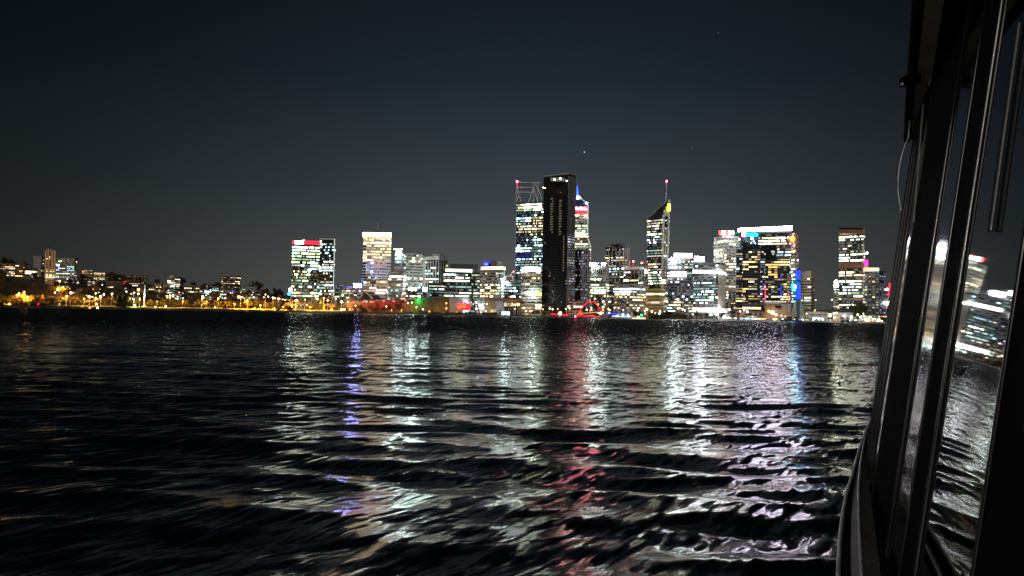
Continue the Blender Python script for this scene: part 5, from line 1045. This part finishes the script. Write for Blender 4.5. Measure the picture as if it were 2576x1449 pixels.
gm2 = gm.copy(); gm2.name = 'smeared_glass'; gm2.node_tree.nodes['Principled BSDF'].inputs['Roughness'].default_value = .09
TOPH, BOT = 1.62, -1.25
strips = [(2247, 2255.5, gm2), (2262, 2276, gm2), (2334, 2376, gm2), (2416, 2566, gm)]
ls = [(pl(a)[0], pl(b)[0], m) for a, b, m in strips]
prev = pl(2242)[0]
for n_, (la, lb, m) in enumerate(ls):
    fb([(la, BOT), (lb, BOT), (lb, TOPH), (la, TOPH)], -.012, .0, m, 'window_glass')
    fb([(prev, BOT - .5), (la, BOT - .5), (la, TOPH), (prev, TOPH)], -.03, .006, blackp, 'pillar'); prev = lb
fb([(prev, BOT - .5), (.15, BOT - .5), (.15, TOPH), (prev, TOPH)], -.03, .006, blackp, 'pillar')
fb([(pl(2242)[0], BOT - .45), (.1, BOT - .45), (.1, BOT), (pl(2242)[0], BOT)], -.04, .012, blackp, 'sill')
seal = mat('rubber_seal', (.012, .012, .013), .28, spec=.5)
for la, lb, m in ls:
    for e, sg in ((la, 1), (lb, -1)):
        mb = MB(); mb.bar(W(e, BOT, .006) - FO, W(e, TOPH, .006) - FO, .007, k=10); mb.build('window_seal', seal, ferry)
# black cabin box behind the glass so nothing shows through
cb = MB(); q = [W(7.25, BOT - .5, -.06), W(.1, BOT - .5, -.06), W(.1, BOT - .5, -2.4), W(7.0, BOT - .5, -2.4)]; q2 = [W(7.25, TOPH + .1, -.06), W(.1, TOPH + .1, -.06), W(.1, TOPH + .1, -2.4), W(7.0, TOPH + .1, -2.4)]
q = [x - FO for x in q]; q2 = [x - FO for x in q2]; cb.poly(q); cb.poly(q2[::-1])
for k in range(4): cb.quad(q[k], q2[k], q2[(k + 1) % 4], q[(k + 1) % 4])
cb.build('cabin', blackp, ferry)
def hz(u, v, h):
    d = ray(u, v); return C0 + d * (h / d.z)
# roof overhang: outer lip, beige soffit, black gutter
lip = [hz(u, v, 1.55) for u, v in ((2282, 352), (2287, 270), (2294, 190), (2302, 100), (2311, 0))]; lip.append(lip[-1] + (lip[-1] - lip[-2]).normalized() * 2.2 + Iv * -.05)
mb = MB()
for a, b in zip(lip[:-1], lip[1:]):
    ia, ib = W((a - P0).dot(Lv), TOPH) - FO, W((b - P0).dot(Lv), TOPH) - FO; a_, b2 = a - FO, b - FO; u1 = Vector((0, 0, .10)); mb.quad(a_, b2, b2 + u1, a_ + u1); mb.quad(a_ + u1, b2 + u1, ib + u1 * 1.5, ia + u1 * 1.5)
mb.build('roof_edge', blackp, ferry)
mb = MB(); mb.tube([p - FO for p in lip], .028); mb.build('gutter', blackp, ferry)
mb = MB()
for k, (a, b) in enumerate(zip(lip[:-1], lip[1:])):
    w1 = .03; da = Iv * (.07 - .002 * k); mb.quad(a - FO + Iv * .025, b - FO + Iv * .025, b - FO + Iv * (.11 if k > 0 else .10), a - FO + Iv * (.11 if k > 1 else .05 + .03 * k))
mb.build('soffit', beige, ferry)
mb = MB()
for k, (a, b) in enumerate(zip(lip[:-1], lip[1:])):
    ia, ib = W((a - P0).dot(Lv), TOPH - .02) - FO, W((b - P0).dot(Lv), TOPH - .02) - FO; mb.quad(a - FO + Iv * .112 + Vector((0, 0, .002)), b - FO + Iv * .112 + Vector((0, 0, .002)), ib, ia)
mb.build('roof_underside', blackp, ferry)
kb = hz(2275, 203, 1.47) - FO; mb = MB(); mb.box(kb + Iv * .03, (.07, .12, .05)); mb.build('bracket', blackp, ferry); mb = MB(); mb.ball(kb - Vector((0, 0, .02)) - Iv * .012, .013, k=8); mb.build('bracket_cap', alu, ferry)
# hanging cable loop
def at_l(u, v, l):
    d = ray(u, v); return C0 + d * (l / d.dot(Lv)) - FO
lp = [(2284, 350), (2276, 366), (2268, 392), (2262, 420), (2259, 452), (2259, 480), (2262, 505), (2266, 530)]
mb = MB(); mb.tube([at_l(u, v, 6.35) for u, v in lp], .0048, k=8); mb.build('cable', alu, ferry)
mb = MB(); mb.tube([at_l(u, v, 6.3) for u, v in ((2294, 270), (2289, 300), (2284, 350))], .007, k=8); mb.build('cable', alu, ferry)
# vertical trims catching light, upper left of the cabin side
for (pa, pb, l, r) in (((2322, 262), (2298, 560), 5.2, .006), ((2300, 360), (2271, 720), 6.4, .006)):
    mb = MB(); mb.bar(at_l(*pa, l), at_l(*pb, l), r); mb.build('trim', alu, ferry)
# slim bar standing in for a pale streak reflected in the big window
mb = MB(); a = W(*pl(2574, 60), .010) - FO; b = W(*pl(2502, 582), .010) - FO; mb.bar(a, b, .009, k=12); mb.build('reflection_streak', mat('dull_grey_streak', (.018, .02, .022), .45, spec=.3), ferry)
# side deck rails and hull
r1 = [hz(u, v, -1.0) for u, v in ((2196, 1045), (2177, 1085), (2160, 1135), (2145, 1190), (2130, 1240), (2120, 1290), (2113, 1350), (2108, 1449))]; r1.append(r1[-1] - Lv * .9 + Iv * .0)
r2 = [hz(u, v, -1.0) for u, v in ((2196, 1046), (2182, 1080), (2172, 1120), (2164, 1165), (2159, 1224), (2160, 1290), (2162, 1340), (2168, 1449))]; r2.append(r2[-1] - Lv * .9 + Iv * .03)
r3 = [hz(u, v, -1.12) for u, v in ((2200, 1060), (2192, 1090), (2186, 1130), (2185, 1180), (2187, 1224), (2196, 1290), (2204, 1350), (2216, 1449))]; r3.append(r3[-1] - Lv * .9 + Iv * .05)
for r_, rad, m_ in ((r1, .009, alu), (r2, .007, alu)):
    mb = MB(); mb.tube([p - FO for p in r_], rad, k=10); mb.build('rail', m_, ferry)
def strip(A, B, m, name, dz0=0, dz1=0):
    mb = MB()
    for k in range(len(A) - 1): mb.quad(A[k] - FO + Vector((0, 0, dz0)), A[k + 1] - FO + Vector((0, 0, dz0)), B[k + 1] - FO + Vector((0, 0, dz1)), B[k] - FO + Vector((0, 0, dz1)))
    return mb.build(name, m, ferry)
mid = [a * .45 + b * .55 for a, b in zip(r1, r2)]
strip(r1, mid, blackp, 'waterway', -.012, -.02); strip(mid, r2, greyp, 'deck_edge', -.02, -.008)
strip(r2, r3, greyp, 'side_deck', -.03, -.0); strip(r3, [p + Iv * .5 + Vector((0, 0, -.1)) for p in r3], blackp, 'lower_cabin_wall')
strip(r1, [Vector((p.x, p.y, -.6)) + Iv * .10 for p in r1], mat('ferry_hull_paint', (.02, .022, .03), .4), 'hull')
# lamp added out of view behind the camera to brighten soffit and rails
cl = W(-.9, .75, .16); mb = MB(); mb.ball(cl - FO, .03, k=10); mb.build('added_soffit_lamp', glow('added_soffit_glow', (1, .86, .62), 6), ferry)
l = bpy.data.lights.new('added_soffit_light', 'POINT'); l.energy = 105; l.color = (1, .94, .86); l.shadow_soft_size = .04; o = bpy.data.objects.new('added_soffit_light', l); COL.objects.link(o); o.parent = ferry; o.location = cl - FO + Nv * .05
finish_labels()
